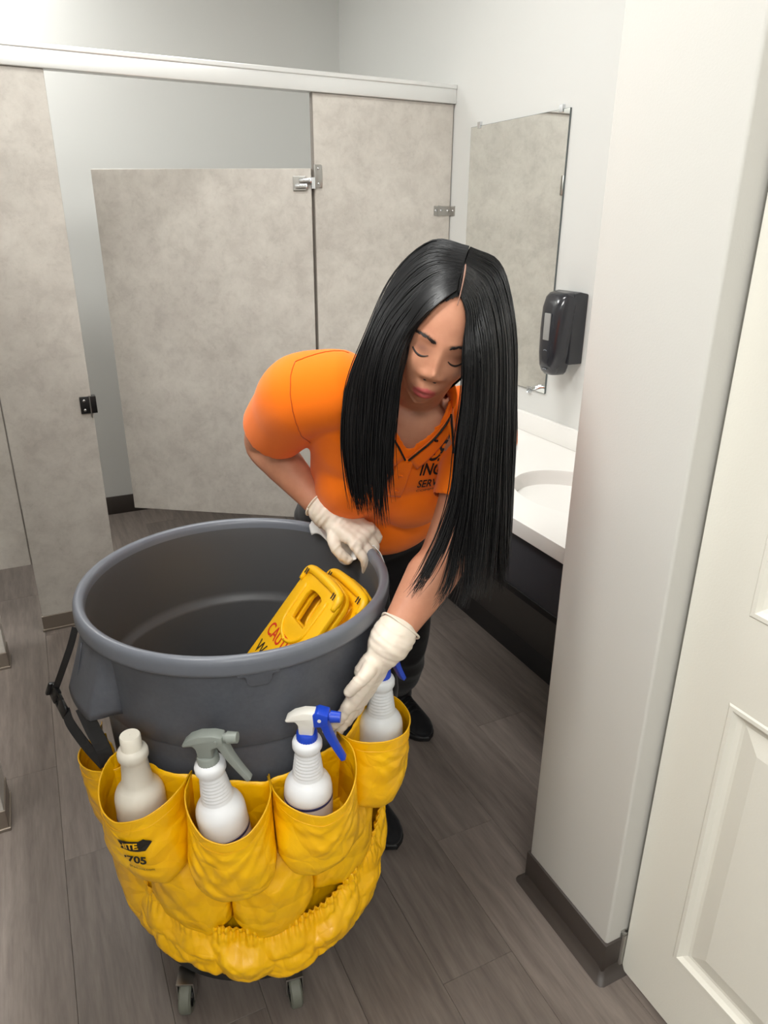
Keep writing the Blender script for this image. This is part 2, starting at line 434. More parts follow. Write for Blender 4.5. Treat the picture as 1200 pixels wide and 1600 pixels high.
# divider between the end stall and the side stalls (same plane, floats above the floor), and the side stalls' fronts
dv = empty('stall_divider', (-0.9, YS, 0.30)); tag(dv, 'concrete look divider panel left of the narrow pilaster, open below', 'partition')
mesh_obj('panel', panel_bm((XL+0.005, YS+0.002, 0.300), (-0.137, YS+TH-0.002, 1.748)), M_LAM, dv)
box('edge_strip', (-0.137, YS+0.004, 0.300), (-0.1335, YS+TH-0.004, 1.748), M_EDGE, dv)
SX = -0.290
names = ['side stall pilaster nearest the narrow end pilaster, only its foot in frame', 'side stall pilaster at the left edge, nearer the camera', 'side stall pilaster nearest the entry door']
for i, (ya, yb) in enumerate(((2.655, 2.735), (1.80, 1.935), (0.72, 0.86))):
    pilaster((SX, ya, 0), (SX+TH, yb, 2.005), names[i])
for i, (ya, yb) in enumerate(((1.945, 2.645), (0.87, 1.79))):
    t = empty('stall_door', (SX+TH/2, ya, 0.30)); tag(t, ['closed side stall door behind the grey bin, far one', 'closed side stall door left of the camera'][i], 'stall door')
    mesh_obj('panel', panel_bm((SX+.002, ya, 0.300), (SX+TH-.002, yb, 1.748)), M_LAM, t)
    hgx = mesh_obj('hinge', (lambda b: (bm_box(b, (SX+TH-.002, yb-.05, 1.66), (SX+TH+.006, yb+.03, 1.72), 0.003), b)[1])(bmesh.new()), M_STEEL, t)

# ------------------------------------------------------------------ vanity: counter with two bowls, backsplash, dark cabinet front
M_SOLID = mat('solid_surface', (236, 234, 230), 0.25, spec=0.5)
M_BOWL = mat('sink_bowl', (222, 218, 214), 0.3)
M_CAB = mat('charcoal_laminate', (62, 62, 68), 0.42)
M_CAB2 = mat('charcoal_panel', (66, 63, 62), 0.5)
M_BLK = mat('black_trim', (20, 19, 20), 0.4)
CX0, CZ, CTH = 1.122, 0.800, 0.046
CY0, CY1 = PY1+0.008, YS-0.012
sinks = [(1.415, 1.59), (1.415, 2.37)]; SA, SB = 0.168, 0.215
ct = empty('vanity_counter', (1.41, 1.95, CZ-CTH)); tag(ct, 'white solid surface vanity counter with oval bowls and a backsplash', 'counter')
def counter_top():
    # polar patches round each bowl, stitched into a rectangular slab
    V, F = [], []
    mid = (sinks[0][1]+sinks[1][1])/2
    for (sx, sy), (ya, yb) in zip(sinks, ((CY0, mid), (mid, CY1))):
        n = 64; o = len(V); ring0, ring1 = [], []
        for k in range(n):
            a = 2*PI*k/n; c, s = math.cos(a), math.sin(a)
            ring0.append((sx+SA*c, sy+SB*s, CZ))
            tx = ((XM-sx) if c > 0 else (CX0-sx))/c if abs(c) > 1e-6 else 1e9
            ty = ((yb-sy) if s > 0 else (ya-sy))/s if abs(s) > 1e-6 else 1e9
            q_ = min(tx, ty); ring1.append((sx+q_*c, sy+q_*s, CZ))
        # snap nearest ring1 vertices to the corners
        for cx in (CX0, XM):
            for cy in (ya, yb):
                k = min(range(n), key=lambda i: (ring1[i][0]-cx)**2+(ring1[i][1]-cy)**2); ring1[k] = (cx, cy, CZ)
        V += ring1+ring0; F += grid_faces(2, n, wrap_m=True, off=o)
    o = len(V)
    for (ax, ay, bx_, by) in ((CX0, CY0, CX0, CY1), (CX0, CY1, XM, CY1), (XM, CY1, XM, CY0), (XM, CY0, CX0, CY0)):
        o = len(V); V += [(ax, ay, CZ-CTH), (bx_, by, CZ-CTH), (bx_, by, CZ), (ax, ay, CZ)]; F.append((o, o+1, o+2, o+3))
    o = len(V); V += [(CX0, CY0, CZ-CTH), (XM, CY0, CZ-CTH), (XM, CY1, CZ-CTH), (CX0, CY1, CZ-CTH)]; F.append((o, o+1, o+2, o+3))
    bm = bmesh.new(); vs = [bm.verts.new(p) for p in V]
    for f in F: bm.faces.new([vs[i] for i in f])
    bmesh.ops.remove_doubles(bm, verts=bm.verts, dist=1e-5); bmesh.ops.recalc_face_normals(bm, faces=bm.faces)
    es = [e for e in bm.edges if len(e.link_faces) == 2 and e.calc_face_angle(0) > 0.8 and all(abs(v.co.x-CX0) < 1e-4 for v in e.verts)]
    bmesh.ops.bevel(bm, geom=es, offset=0.005, segments=3, affect='EDGES', profile=0.5)
    return bm
# the underside would cross the bowls: it is cut as a frame, so leave it to the bowls' own shells
mesh_obj('countertop', counter_top(), M_SOLID, ct, auto=0.5)
for sx, sy in sinks:
    pr = [(1.0, 0.0), (0.985, -0.006), (0.975, -0.02), (0.95, -0.05), (0.86, -0.09), (0.68, -0.115), (0.40, -0.128), (0.12, -0.132)]
    v = []; n = 64
    for s, dz in pr:
        for k in range(n): v.append((sx+SA*s*math.cos(2*PI*k/n), sy+SB*s*math.sin(2*PI*k/n), CZ+dz))
    bw = mesh_obj('sink_bowl', (v, grid_faces(len(pr), n, wrap_m=True, flip=True)), M_BOWL, ct, smooth=True)
    mesh_obj('drain', lathe([(0.024, -.131), (0.022, -.129), (0.012, -.1295), (0.0005, -.1305)], 24, Matrix.Translation((sx, sy, CZ))), M_CHROME, bw, smooth=True)
box('backsplash', (XM-0.018, CY0, CZ), (XM, CY1, 0.875), M_SOLID, ct, bevel=0.003)
vc = empty('vanity_cabinet', (1.4, 1.95, 0)); tag(vc, 'charcoal cabinet front with a sloping knee panel under the white counter', 'cabinet')
box('apron', (1.150, CY0, 0.578), (1.170, CY1, CZ-CTH), M_CAB, vc, bevel=0.001)
box('trim_bar', (1.146, CY0, 0.558), (1.180, CY1, 0.578), M_BLK, vc, bevel=0.001)
v, f = prism([(1.165, 0.560), (1.180, 0.560), (1.505, 0.105), (1.490, 0.105)], CY0, CY1, lambda a, b, w: (a, w, b)); mesh_obj('knee_panel', (v, f), M_CAB2, vc)
box('toe_kick', (1.500, CY0, 0), (1.512, CY1, 0.107), M_BLK, vc)

# faucets
for i, (sx, sy) in enumerate(sinks):
    t = empty('faucet', (1.615, sy, CZ)); tag(t, ['chrome faucet of the sink next to the stub wall', 'chrome arched faucet of the far sink, seen in the mirror'][i], 'faucet', 'faucets')
    mesh_obj('body', lathe([(0.0285, 0), (0.0285, .006), (0.022, .012), (0.020, .06), (0.021, .095), (0.016, .104), (0.0005, .106)], 32, Matrix.Translation((1.615, sy, CZ))), M_CHROME, t, smooth=True)
    sp = spline([(1.615, sy, CZ+.075), (1.58, sy, CZ+.118), (1.53, sy, CZ+.128), (1.487, sy, CZ+.105), (1.474, sy, CZ+.082)], 20)
    mesh_obj('spout', tube(sp, np.linspace(.014, .0105, 20), 14), M_CHROME, t, smooth=True)
    mesh_obj('lever', tube(spline([(1.615, sy, CZ+.100), (1.625, sy, CZ+.122), (1.655, sy, CZ+.134)], 8), np.linspace(.008, .005, 8), 10), M_CHROME, t, smooth=True)

# ------------------------------------------------------------------ mirror with clips
M_MIRROR = mat('mirror_silver', (245, 248, 246), 0.015, 1.0)
M_MEDGE = mat('mirror_edge', (96, 104, 104), 0.3)
mr = empty('mirror', (XM, 2.435, 0.965)); tag(mr, 'frameless rectangular wall mirror above the far sink', 'mirror')
MY0, MY1, MZ0, MZ1 = 2.133, 2.737, 0.965, 1.908
box('glass', (XM-0.007, MY0, MZ0), (XM-0.001, MY1, MZ1), M_MEDGE, mr)
mesh_obj('silvering', ([(XM-0.0074, MY0+.001, MZ0+.001), (XM-0.0074, MY1-.001, MZ0+.001), (XM-0.0074, MY1-.001, MZ1-.001), (XM-0.0074, MY0+.001, MZ1-.001)], [(0, 3, 2, 1)]), M_MIRROR, mr)
for yy, zz in ((MY1-.06, MZ1), (MY0+.045, MZ1), (MY1-.06, MZ0), (MY0+.095, MZ0)):
    s = 1 if zz == MZ1 else -1
    cb = bmesh.new(); z0, z1 = sorted((zz-s*.010, zz+s*.014)); bm_box(cb, (XM-.011, yy-.010, z0), (XM-.0078, yy+.010, z1), .001)
    z0, z1 = sorted((zz+s*.001, zz+s*.014)); bm_box(cb, (XM-.008, yy-.010, z0), (XM, yy+.010, z1), .0005)
    mesh_obj('clip', cb, M_CHROME, mr)

# ------------------------------------------------------------------ soap dispenser
M_DISP = mat('dispenser_black', (44, 45, 50), 0.28, spec=0.6)
M_DISP2 = mat('dispenser_dark_cover', (38, 39, 45), 0.16, spec=0.7)
M_WIN = mat('dispenser_window', (150, 150, 148), 0.15)
sd = empty('soap_dispenser', (XM, 2.01, 1.06)); tag(sd, 'black wall mounted soap dispenser beside the mirror', 'soap dispenser')
DY0, DY1 = 1.955, 2.075
v, f = prism([(XM, 1.105), (XM, 1.338), (XM-.035, 1.345), (XM-.058, 1.340), (XM-.058, 1.105)], DY0, DY1, lambda a, b, w: (a, w, b))
mesh_obj('back_housing', bevel_vf((v, f), .004, 2, .9), M_DISP, sd, auto=.5)
# front cover: rounded nose, lofted sections up the height
V = []; secs = []
for z, dep, hw, in ((1.064, .080, .012), (1.067, .098, .026), (1.078, .108, .036), (1.098, .114, .043), (1.14, .117, .048), (1.22, .117, .052), (1.29, .112, .054), (1.325, .100, .053), (1.338, .086, .049), (1.343, .070, .040)):
    n = 24; ring = []
    for k in range(n):
        a = PI*k/(n-1)-PI/2            # half super-ellipse, open to the wall
        c, s = math.cos(a), math.sin(a)
        e = 0.55
        ring.append((XM-.05-(dep-.05)*abs(c)**e, (DY0+DY1)/2+hw*1.12*math.copysign(abs(s)**e, s), z))
    V += ring
F = grid_faces(10, 24, flip=True); F.append(tuple(range(24))); F.append(tuple(range(216, 240))[::-1])
fc = mesh_obj('front_cover', (V, F), M_DISP2, sd, smooth=True)
mesh_obj('window', (lambda b: (bm_box(b, (XM-.1195, 1.998, 1.185), (XM-.114, 2.030, 1.275), .0025), b)[1])(bmesh.new()), M_WIN, fc, auto=.6)
M_LOGO = mat('dispenser_mark', (120, 124, 132), 0.3, 0.5)
for z in (1.150, 1.086):
    mesh_obj('mark', tube(spline([(XM-.1165 if z > 1.1 else XM-.1125, 2.004, z), (XM-.118 if z > 1.1 else XM-.1145, 2.012, z+.003), (XM-.1165 if z > 1.1 else XM-.1125, 2.022, z)], 8), .0014, 6), M_LOGO, fc)
# ------------------------------------------------------------------ grey bin on a dolly
CCX, CCY, RZ = 0.296, 1.281, 0.900
def cyl(th_deg, r, z):
    a = math.radians(th_deg); return (CCX+r*math.cos(a), CCY+r*math.sin(a), z)
def m_bin():
    mt = mat('bin_grey_plastic', (88, 91, 97), 0.42, spec=0.45); nt = NT(mt); p = geo_pos(nt)
    a = nt.noise(p, 9, 5, 0.6); b = nt.noise(p, 120, 3, 0.6)
    c = nt.ramp(a, [(0.3, (72, 75, 82)), (0.7, (90, 93, 101))]); c2 = nt.ramp(b, [(0.3, (74, 77, 84)), (0.75, (98, 101, 109))])
    nt.l(nt.mix(0.3, c, c2), nt.b.inputs['Base Color']); nt.bump(b, 0.06, 0.001); return mt
M_BIN = m_bin()
M_BINRIM = mat('bin_rim_grey', (104, 108, 117), 0.34)  # rim in one even grey, lighter and bluer than the shell
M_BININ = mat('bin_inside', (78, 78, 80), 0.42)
M_STRAP = mat('black_webbing', (26, 26, 28), 0.6)
M_BUCKLE = mat('black_buckle', (20, 20, 21), 0.3)
def r_can(z):   # outer radius of the bin's wall
    r = 0.250+(z-0.105)/(0.86-0.105)*0.032
    return r if z < 0.700 else r+0.007*min(1, (z-0.700)/0.008)
cn = empty('trash_bin', (CCX, CCY, 0)); tag(cn, 'large round grey plastic bin on a wheeled dolly, yellow bag round it', 'trash bin')
prof = [(0.02, 0.122), (0.235, 0.105), (0.246, 0.106)]+[(r_can(z), z) for z in (0.115, 0.2, 0.4, 0.6, 0.695, 0.700, 0.704, 0.708, 0.75, 0.80, 0.85, 0.862)]
prof_in = [(0.2835, 0.880), (0.2795, 0.86), (0.273, 0.72), (0.2715, 0.706), (0.264, 0.700), (0.2625, 0.692), (0.256, 0.5), (0.247, 0.25), (0.240, 0.14), (0.225, 0.124), (0.02, 0.122)]
T0 = Matrix.Translation((CCX, CCY, 0))
mesh_obj('shell', lathe(prof, 128, T0), M_BIN, cn, auto=0.7)
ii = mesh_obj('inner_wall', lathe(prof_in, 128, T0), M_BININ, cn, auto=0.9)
rim = [(0.2835, 0.876), (0.2845, 0.890), (0.2875, 0.8970), (0.2925, 0.8998), (0.2975, 0.8998), (0.3020, 0.8972), (0.3045, 0.892), (0.3052, 0.886), (0.3052, 0.872), (0.3040, 0.8665), (0.3005, 0.8645), (0.288, 0.8640)]
def rimmod(v):
    return v
mesh_obj('rim', lathe(rim, 128, T0), M_BINRIM, cn, auto=0.9)
# small bracket under the rim, front
v, f = prism([(-0.036, 0.868), (-0.034, 0.861), (-0.022, 0.860), (-0.020, 0.848), (-0.014, 0.842), (0.014, 0.842), (0.020, 0.848), (0.022, 0.860), (0.034, 0.861), (0.036, 0.868)], 0.280, 0.3035,
             lambda a, b, w: cyl(261.5+math.degrees(a/0.3), w, b))
mesh_obj('rim_bracket', bevel_vf((v, f), 0.002, 2, 0.6), M_BIN, cn, auto=0.5)
# moulded handles: flared hoods under the rim, open below
def handle(thc):
    nU, nV = 22, 12; V = []
    def off(u, v):        # 0 on the wall, flaring outward and down
        e = min(u, 1-u)/0.16; e = min(1, e); e = e*e*(3-2*e)
        return e*(0.004+0.047*v**1.1)
    for i in range(nV):
        v = i/(nV-1); z = 0.866-0.130*v
        for j in range(nU):
            u = j/(nU-1); V.append(cyl(thc-16.5+33*u, r_can(z)-0.001+off(u, v)*1.0, z))
    F = grid_faces(nV, nU, flip=True)
    bm = bmesh.new(); vs = [bm.verts.new(p) for p in V]
    for q_ in F: bm.faces.new([vs[i] for i in q_])
    bmesh.ops.recalc_face_normals(bm, faces=bm.faces)
    o = mesh_obj('handle', bm, M_BIN, cn, smooth=True)
    md = o.modifiers.new('thick', 'SOLIDIFY'); md.thickness = 0.005; md.offset = -1
    g = tube(spline([cyl(thc-3, r_can(.84)+.0135, .845), cyl(thc-3, r_can(.79)+.029, .79), cyl(thc-3, r_can(.75)+.041, .748)], 10), .0013, 6); mesh_obj('rib', g, M_BIN, o, smooth=True)
handle(191); handle(11)
# dolly: ring with casters
M_DOLLY = mat('dolly_black', (30, 30, 31), 0.5); M_TIRE = mat('grey_rubber_tire', (104, 106, 96), 0.55); M_HUB = mat('caster_hub', (34, 34, 34), 0.35)
dl = empty('dolly', (CCX, CCY, 0)); tag(dl, 'black round dolly with grey tired casters under the bin', 'dolly')
mesh_obj('deck', lathe([(0.02, 0.086), (0.255, 0.086), (0.262, 0.090), (0.262, 0.128), (0.256, 0.130), (0.254, 0.104), (0.02, 0.1035)], 96, T0), M_DOLLY, dl, auto=.7)
casters = [((0.083, 1.103), 68), ((0.291, 1.018), 82), ((0.545, 1.20), 30), ((0.49, 1.48), -20), ((0.13, 1.47), 10)]
cx0 = None
for (x, y), hd in casters:
    M = Matrix.Translation((x, y, 0)) @ Matrix.Rotation(math.radians(hd), 4, 'Z')     # wheel rolls along local X
    c = empty('caster', (0, 0, 0)); c.parent = dl; c.matrix_parent_inverse = dl.matrix_world.inverted(); c.matrix_world = M
    if cx0 is None:
        R = Matrix.Translation((0, 0, 0.038)) @ Matrix.Rotation(PI/2, 4, 'X')
        tyre = lathe([(0.024, -.012), (0.033, -.0125), (0.0372, -.009), (0.038, 0), (0.0372, .009), (0.033, .0125), (0.024, .012)], 36, R)
        hub = lathe([(0.0005, -.0135), (0.008, -.0135), (0.010, -.008), (0.022, -.007), (0.0245, -.0105), (0.0245, .0105), (0.022, .007), (0.010, .008), (0.008, .0135), (0.0005, .0135)], 30, R)
        fk = bmesh.new()
        for s in (-1, 1):
            bm_box(fk, (-.011, s*.0165-.0015, .030), (.016, s*.0165+.0015, .080), .001)
        bm_box(fk, (-.012, -.018, .077), (.030, .018, .082), .001)
        cx0 = []
        for nm, vf, mt in (('tyre', tyre, M_TIRE), ('hub', hub, M_HUB), ('fork', fk, M_STEEL)):
            o = mesh_obj(nm, vf, mt, None, auto=.6); o.parent = c; cx0.append(o)
    else:
        for o in cx0:
            k = o.copy(); COL.objects.link(k); k.parent = c
# ------------------------------------------------------------------ yellow caddy bag wrapped round the bin
def m_yellow():
    mt = mat('yellow_vinyl', (252, 194, 0), 0.34, spec=0.5); nt = NT(mt); p = geo_pos(nt)
    a = nt.noise(p, 16, 4, 0.55); c = nt.ramp(a, [(0.3, (242, 180, 0)), (0.7, (250, 194, 0))]); nt.l(c, nt.b.inputs['Base Color'])
    wv = nt.n('ShaderNodeTexNoise'); wv.inputs['Scale'].default_value = 9; wv.inputs['Detail'].default_value = 2; nt.l(p, wv.inputs['Vector'])
    mx = nt.n('ShaderNodeVectorMath', operation='MULTIPLY_ADD'); nt.l(wv.outputs['Color'], mx.inputs[0]); mx.inputs[1].default_value = (.09, .09, .09); nt.l(p, mx.inputs[2])
    vr = nt.n('ShaderNodeTexVoronoi'); vr.feature = 'DISTANCE_TO_EDGE'; vr.inputs['Scale'].default_value = 17; nt.l(mx.outputs[0], vr.inputs['Vector'])
    mr_ = nt.n('ShaderNodeMath', operation='MINIMUM'); nt.l(vr.outputs['Distance'], mr_.inputs[0]); mr_.inputs[1].default_value = .32
    nt.bump(mr_.outputs[0], 0.55, 0.012); return mt
M_YEL = m_yellow(); M_YELHEM = mat('yellow_binding', (232, 174, 4), 0.45)
M_PRINT = mat('black_print', (30, 26, 20), 0.5)
def fbm(x, y, z, s): return noise.fractal(Vector((x*s, y*s, z*s)), 1.0, 2.0, 3)
def sm(a, b, x): t = min(1, max(0, (x-a)/(b-a))); return t*t*(3-2*t)
def lerp_tab(tab, u):
    return float(np.interp(u, [t[0] for t in tab], [t[1] for t in tab]))
bag = empty('caddy_bag', (CCX, CCY, 0.13)); tag(bag, 'bright yellow vinyl caddy bag with pockets strapped round the grey bin', 'caddy bag')
def solid(o, t=0.0016):
    md = o.modifiers.new('thick', 'SOLIDIFY'); md.thickness = t; md.offset = 0
    return o
R0 = lambda z: r_can(z)+0.010
# back sheet
ST = [(172, .610), (186, .632), (205, .645), (214, .662), (235, .655), (262, .634), (290, .655), (305, .685), (340, .70)]
def sheet_pt(th, v):
    zt = lerp_tab(ST, th); zb = lerp_tab([(172, .25), (195, .175), (215, .165), (300, .165), (325, .20), (340, .26)], th); z = zt+(zb-zt)*v
    r = R0(z)+0.010+0.010*noise.noise(Vector((th*.09, v*2.2, 3)))+0.004*noise.noise(Vector((th*.3, v*6, 7)))
    r += 0.016*sm(215, 180, th)*math.sin(PI*min(1, v*1.0))
    return cyl(th, r, z)
V = []; nT, nV = 110, 40
for i in range(nV):
    for j in range(nT): V.append(sheet_pt(172+168*j/(nT-1), i/(nV-1)))
solid(mesh_obj('back_sheet', (V, grid_faces(nV, nT, flip=True)), M_YEL, bag, smooth=True))

POCK = {}
def pocket(name, ta, tb, top, bot, depth, shape=0.55, gtab=((0, 1), (.4, 1.0), (.8, .95), (.95, .88), (1, .80)), seed=0, wr=1.0, nU=44, nV=36, mat_=None, hem=True, base=0.002, wrap=0.0, label=None):
    """fabric pocket between two angles; top/bot: z tables over u; depth: bulge (m)"""
    def pt(u, v, lift=0.0):
        zt, zb = lerp_tab(top, u), lerp_tab(bot, u)
        z = zt+(zb-zt)*v; th_ = ta+(tb-ta)*u
        uu = min(1, max(0, u)); e = max(0.0, math.sin(PI*uu))**(shape*(1-.58*sm(.15, .95, v)))
        g = lerp_tab(gtab, v)
        d = depth*e*g
        w = 0.0
        if wr:
            fall = sm(0.03, 0.3, v)*min(1, e*1.1)
            for cu_, sg in ((0, 1), (1, -1)):                 # tension folds fanning out of the upper corners
                du = (uu-cu_)*sg; an = math.atan2(v*1.1+.02, du+.05); di = math.hypot(du, v)
                ph_ = an*3.6+seed*1.3+cu_*2+.5*noise.noise(Vector((u*3, v*3, seed))); fr = abs((ph_ % 1.0)-.5)*2
                w += wr*0.0052*(1-fr)**1.6*math.exp(-di*1.1)*fall
            vd = noise.voronoi(Vector((u*2.6+seed*3.1, v*2.2, seed*1.7)))[0]
            w += wr*0.0070*(min(1, (vd[1]-vd[0])*1.4)-.5)*fall
        # side walls fold back towards the sheet
        return cyl(th_, R0(z)+base+d+w+lift, z)
    V = [pt(j/(nU-1), i/(nV-1)) for i in range(nV) for j in range(nU)]
    for k, dz in ((.72, -.004), (.4, -.001), (.05, .004)):      # closed bottom
        for j in range(nU):
            u = j/(nU-1); q_ = Vector(pt(u, 1.0)); z = q_.z+dz; rb = R0(z)+base; rq = math.hypot(q_.x-CCX, q_.y-CCY); V.append(cyl(ta+(tb-ta)*u, rb+(rq-rb)*k, z))
    o = solid(mesh_obj(name, (V, grid_faces(nV+3, nU, flip=True)), mat_ or M_YEL, bag, smooth=True))
    if label: o['label'] = label
    if hem:
        pth = [np.array(pt(u, 0.0, 0.0006)) for u in np.linspace(0, 1, 40)]
        mesh_obj('hem', tube(pth, 0.0016, 6), M_YELHEM, o, smooth=True)
        pth = [np.array(pt(u, 0.13, 0.0011)) for u in np.linspace(0.03, .97, 40)]
        mesh_obj('stitch_line', tube(pth, 0.0006, 4), M_YELHEM, o)
    POCK[name+str(seed)] = pt
    return o, pt
# lower tier first (behind), then the upper pockets, then the gathered pouch
pocket('lower_pocket', 214, 246, [(0, .52), (.5, .51), (1, .52)], [(0, .33), (.3, .305), (.75, .27), (1, .31)], .056, gtab=((0, .25), (.15, .55), (.4, 1), (.8, .95), (.95, .8), (1, .6)), seed=11, hem=False, wr=.9)
pocket('lower_pocket', 246, 277, [(0, .52), (.5, .51), (1, .52)], [(0, .31), (.3, .262), (.7, .275), (1, .33)], .060, gtab=((0, .25), (.15, .55), (.4, 1), (.8, .95), (.95, .8), (1, .6)), seed=12, hem=False, wr=.9)
pocket('lower_pocket', 277, 312, [(0, .53), (.5, .52), (1, .53)], [(0, .33), (.5, .30), (1, .30)], .045, gtab=((0, .25), (.15, .55), (.4, 1), (.8, .95), (.95, .8), (1, .6)), seed=13, hem=False, wr=.9)
pocket('lower_pocket', 176, 214, [(0, .52), (.5, .50), (1, .50)], [(0, .28), (.5, .21), (1, .19)], .045, gtab=((0, .25), (.15, .55), (.4, 1), (.8, .95), (.95, .8), (1, .6)), seed=14, hem=False, wr=.9)
pocket('pocket', 184, 209, [(0, .622), (.5, .626), (1, .636)], [(0, .47), (.5, .475), (1, .48)], .064, seed=1, wr=.6, shape=.35)
_, ptA = pocket('pocket', 207, 236, [(0, .668), (.10, .652), (.3, .626), (.5, .620), (.75, .632), (.9, .646), (1, .658)], [(0, .515), (.25, .495), (.5, .480), (.8, .462), (1, .500)], .110, seed=2, wr=.7, shape=.45, label='yellow pocket printed with a black badge and number')
pocket('pocket', 236, 263, [(0, .655), (.1, .640), (.3, .612), (.5, .604), (.7, .610), (.9, .630), (1, .640)], [(0, .50), (.12, .462), (.4, .440), (.85, .448), (.93, .462), (1, .50)], .112, seed=3, shape=.42)
pocket('pocket', 262.5, 291, [(0, .636), (.12, .628), (.4, .615), (.6, .622), (.8, .645), (.93, .668), (1, .674)], [(0, .51), (.15, .47), (.35, .458), (.7, .468), (.93, .49), (1, .52)], .114, seed=4, shape=.45)
pocket('pocket', 291, 320, [(0, .672), (.15, .672), (.5, .664), (.85, .668), (1, .675)], [(0, .53), (.3, .498), (.55, .495), (.8, .51), (1, .52)], .098, seed=5, shape=.42, wr=.8)
# gathered elastic pouch along the bottom
PT = [(0, .40), (.12, .345), (.25, .318), (.45, .300), (.62, .306), (.78, .34), (.90, .385), (1, .43)]
PB = [(0, .205), (.10, .175), (.2, .168), (.35, .155), (.5, .140), (.62, .150), (.72, .145), (.85, .19), (1, .26)]
def pouch_pt(u, v, lift=0.0):
    zt, zb = lerp_tab(PT, u), lerp_tab(PB, u)
    zt += 0.0018*math.sin(u*330)*sm(.25, 0, v)
    z = zt+(zb-zt)*v; th_ = 200+(327-200)*u
    e = max(0, math.sin(PI*u))**.30
    g = lerp_tab([(0, .56), (.06, .60), (.10, .52), (.18, .68), (.45, 1.0), (.75, .92), (.93, .62), (1, .30)], v)
    d = 0.066*e*g
    ruff = 0.0036*math.sin(u*330+2.5*noise.noise(Vector((u*9, 0, 1))))*sm(.35, .02, v)
    ruff += 0.006*math.sin(u*62+3*noise.noise(Vector((u*4, v, 5))))*sm(.65, .1, v)*sm(0, .1, v)
    v1 = noise.voronoi(Vector((u*8.5+.3*noise.noise(Vector((u*9, v*3, 4))), v*2.1, 3.3)))[0]; v2 = noise.voronoi(Vector((u*19, v*4.3, 8.1)))[0]
    w = 0.019*(min(1, (v1[1]-v1[0])*1.3)-.45)+0.006*(min(1, (v2[1]-v2[0])*1.4)-.5)
    w *= e*sm(.08, .3, v)
    return cyl(th_, R0(z)+0.006+d+ruff*e+w+lift, z)
nU, nV = 420, 44
V = [pouch_pt(j/(nU-1), i/(nV-1)) for i in range(nV) for j in range(nU)]
pc = solid(mesh_obj('elastic_pouch', (V, grid_faces(nV, nU, flip=True)), M_YEL, bag, smooth=True)); pc['label'] = 'gathered elastic pouch along the bag bottom'
for vv in (0.0, 0.085):
    mesh_obj('elastic_edge', tube([pouch_pt(u, vv, .0008) for u in np.linspace(0, 1, 400)], 0.0012, 5), M_YELHEM, pc, smooth=True)

# printed badge on the first full pocket
def text_vf(s, size, shear=0.0, bold=0.0, sx=1.0):
    cu = bpy.data.curves.new('txt', 'FONT'); cu.body = s; cu.size = size; cu.shear = shear; cu.offset = bold; cu.resolution_u = 4
    o = bpy.data.objects.new('txt', cu); COL.objects.link(o); bpy.context.view_layer.update()
    dg = bpy.context.evaluated_depsgraph_get(); me = o.evaluated_get(dg).to_mesh()
    v = [(p.co.x*sx, p.co.y) for p in me.vertices]; f = [tuple(q_.vertices) for q_ in me.polygons]
    o.evaluated_get(dg).to_mesh_clear(); bpy.data.objects.remove(o); bpy.data.curves.remove(cu)
    return v, f
def print_on(name, vf, pt, u0, v0, du, dv, mt, parent, lift=0.0034, rot=0.0):
    """lay a flat outline (metres) on a pocket; du, dv: pocket coordinates per metre"""
    c, s = math.cos(rot), math.sin(rot)
    V = [pt(u0+(x*c-y*s)*du, v0-(x*s+y*c)*dv, lift) for x, y in vf[0]]
    return mesh_obj(name, (V, vf[1]), mt, parent)
pocketA = [o for o in bag.children if o.get('label', '').startswith('yellow pocket printed')][0]
DU, DV = 1/0.235, 1/0.155
def densify(vf, n=3):
    bm = bmesh.new(); vs = [bm.verts.new((x, y, 0)) for x, y in vf[0]]
    for f in vf[1]:
        try: bm.faces.new([vs[i] for i in f])
        except ValueError: pass
    bmesh.ops.triangulate(bm, faces=bm.faces)
    for _ in range(n):
        es = [e for e in bm.edges if e.calc_length() > 0.006]
        if not es: break
        bmesh.ops.subdivide_edges(bm, edges=es, cuts=1); bmesh.ops.triangulate(bm, faces=[f for f in bm.faces if len(f.verts) > 3])
    bm.verts.index_update(); r = [(v.co.x, v.co.y) for v in bm.verts], [tuple(v.index for v in f.verts) for f in bm.faces]; bm.free(); return r
badge = [(-.030, -.010), (.008, -.014), (.022, -.013), (.034, .001), (.022, .013), (.012, .009), (-.006, .010), (-.030, .014)]
pb = print_on('printed_badge', densify((badge, [tuple(range(8))]), 4), ptA, .635, .33, DU, DV, M_PRINT, pocketA)
pb['label'] = 'black printed badge with yellow letters'
tv = text_vf('HITE', .0185, bold=.0006, sx=1.05); tv = ([(x-.030, y-.0065) for x, y in tv[0]], tv[1])
print_on('badge_letters', densify(tv, 3), ptA, .635, .33, DU, DV, M_YEL, pb, lift=.0046)
tv = text_vf('\u2019705', .020, bold=.0007, sx=1.35); tv = ([(x-.026, y) for x, y in tv[0]], tv[1])
print_on('printed_number', densify(tv, 3), ptA, .645, .585, DU, DV, M_PRINT, pocketA)
tv = text_vf('products.com', .0095, sx=1.0); tv = ([(x-.022, y) for x, y in tv[0]], tv[1])
print_on('printed_web_address', densify(tv, 2), ptA, .645, .70, DU, DV, M_PRINT, pocketA)

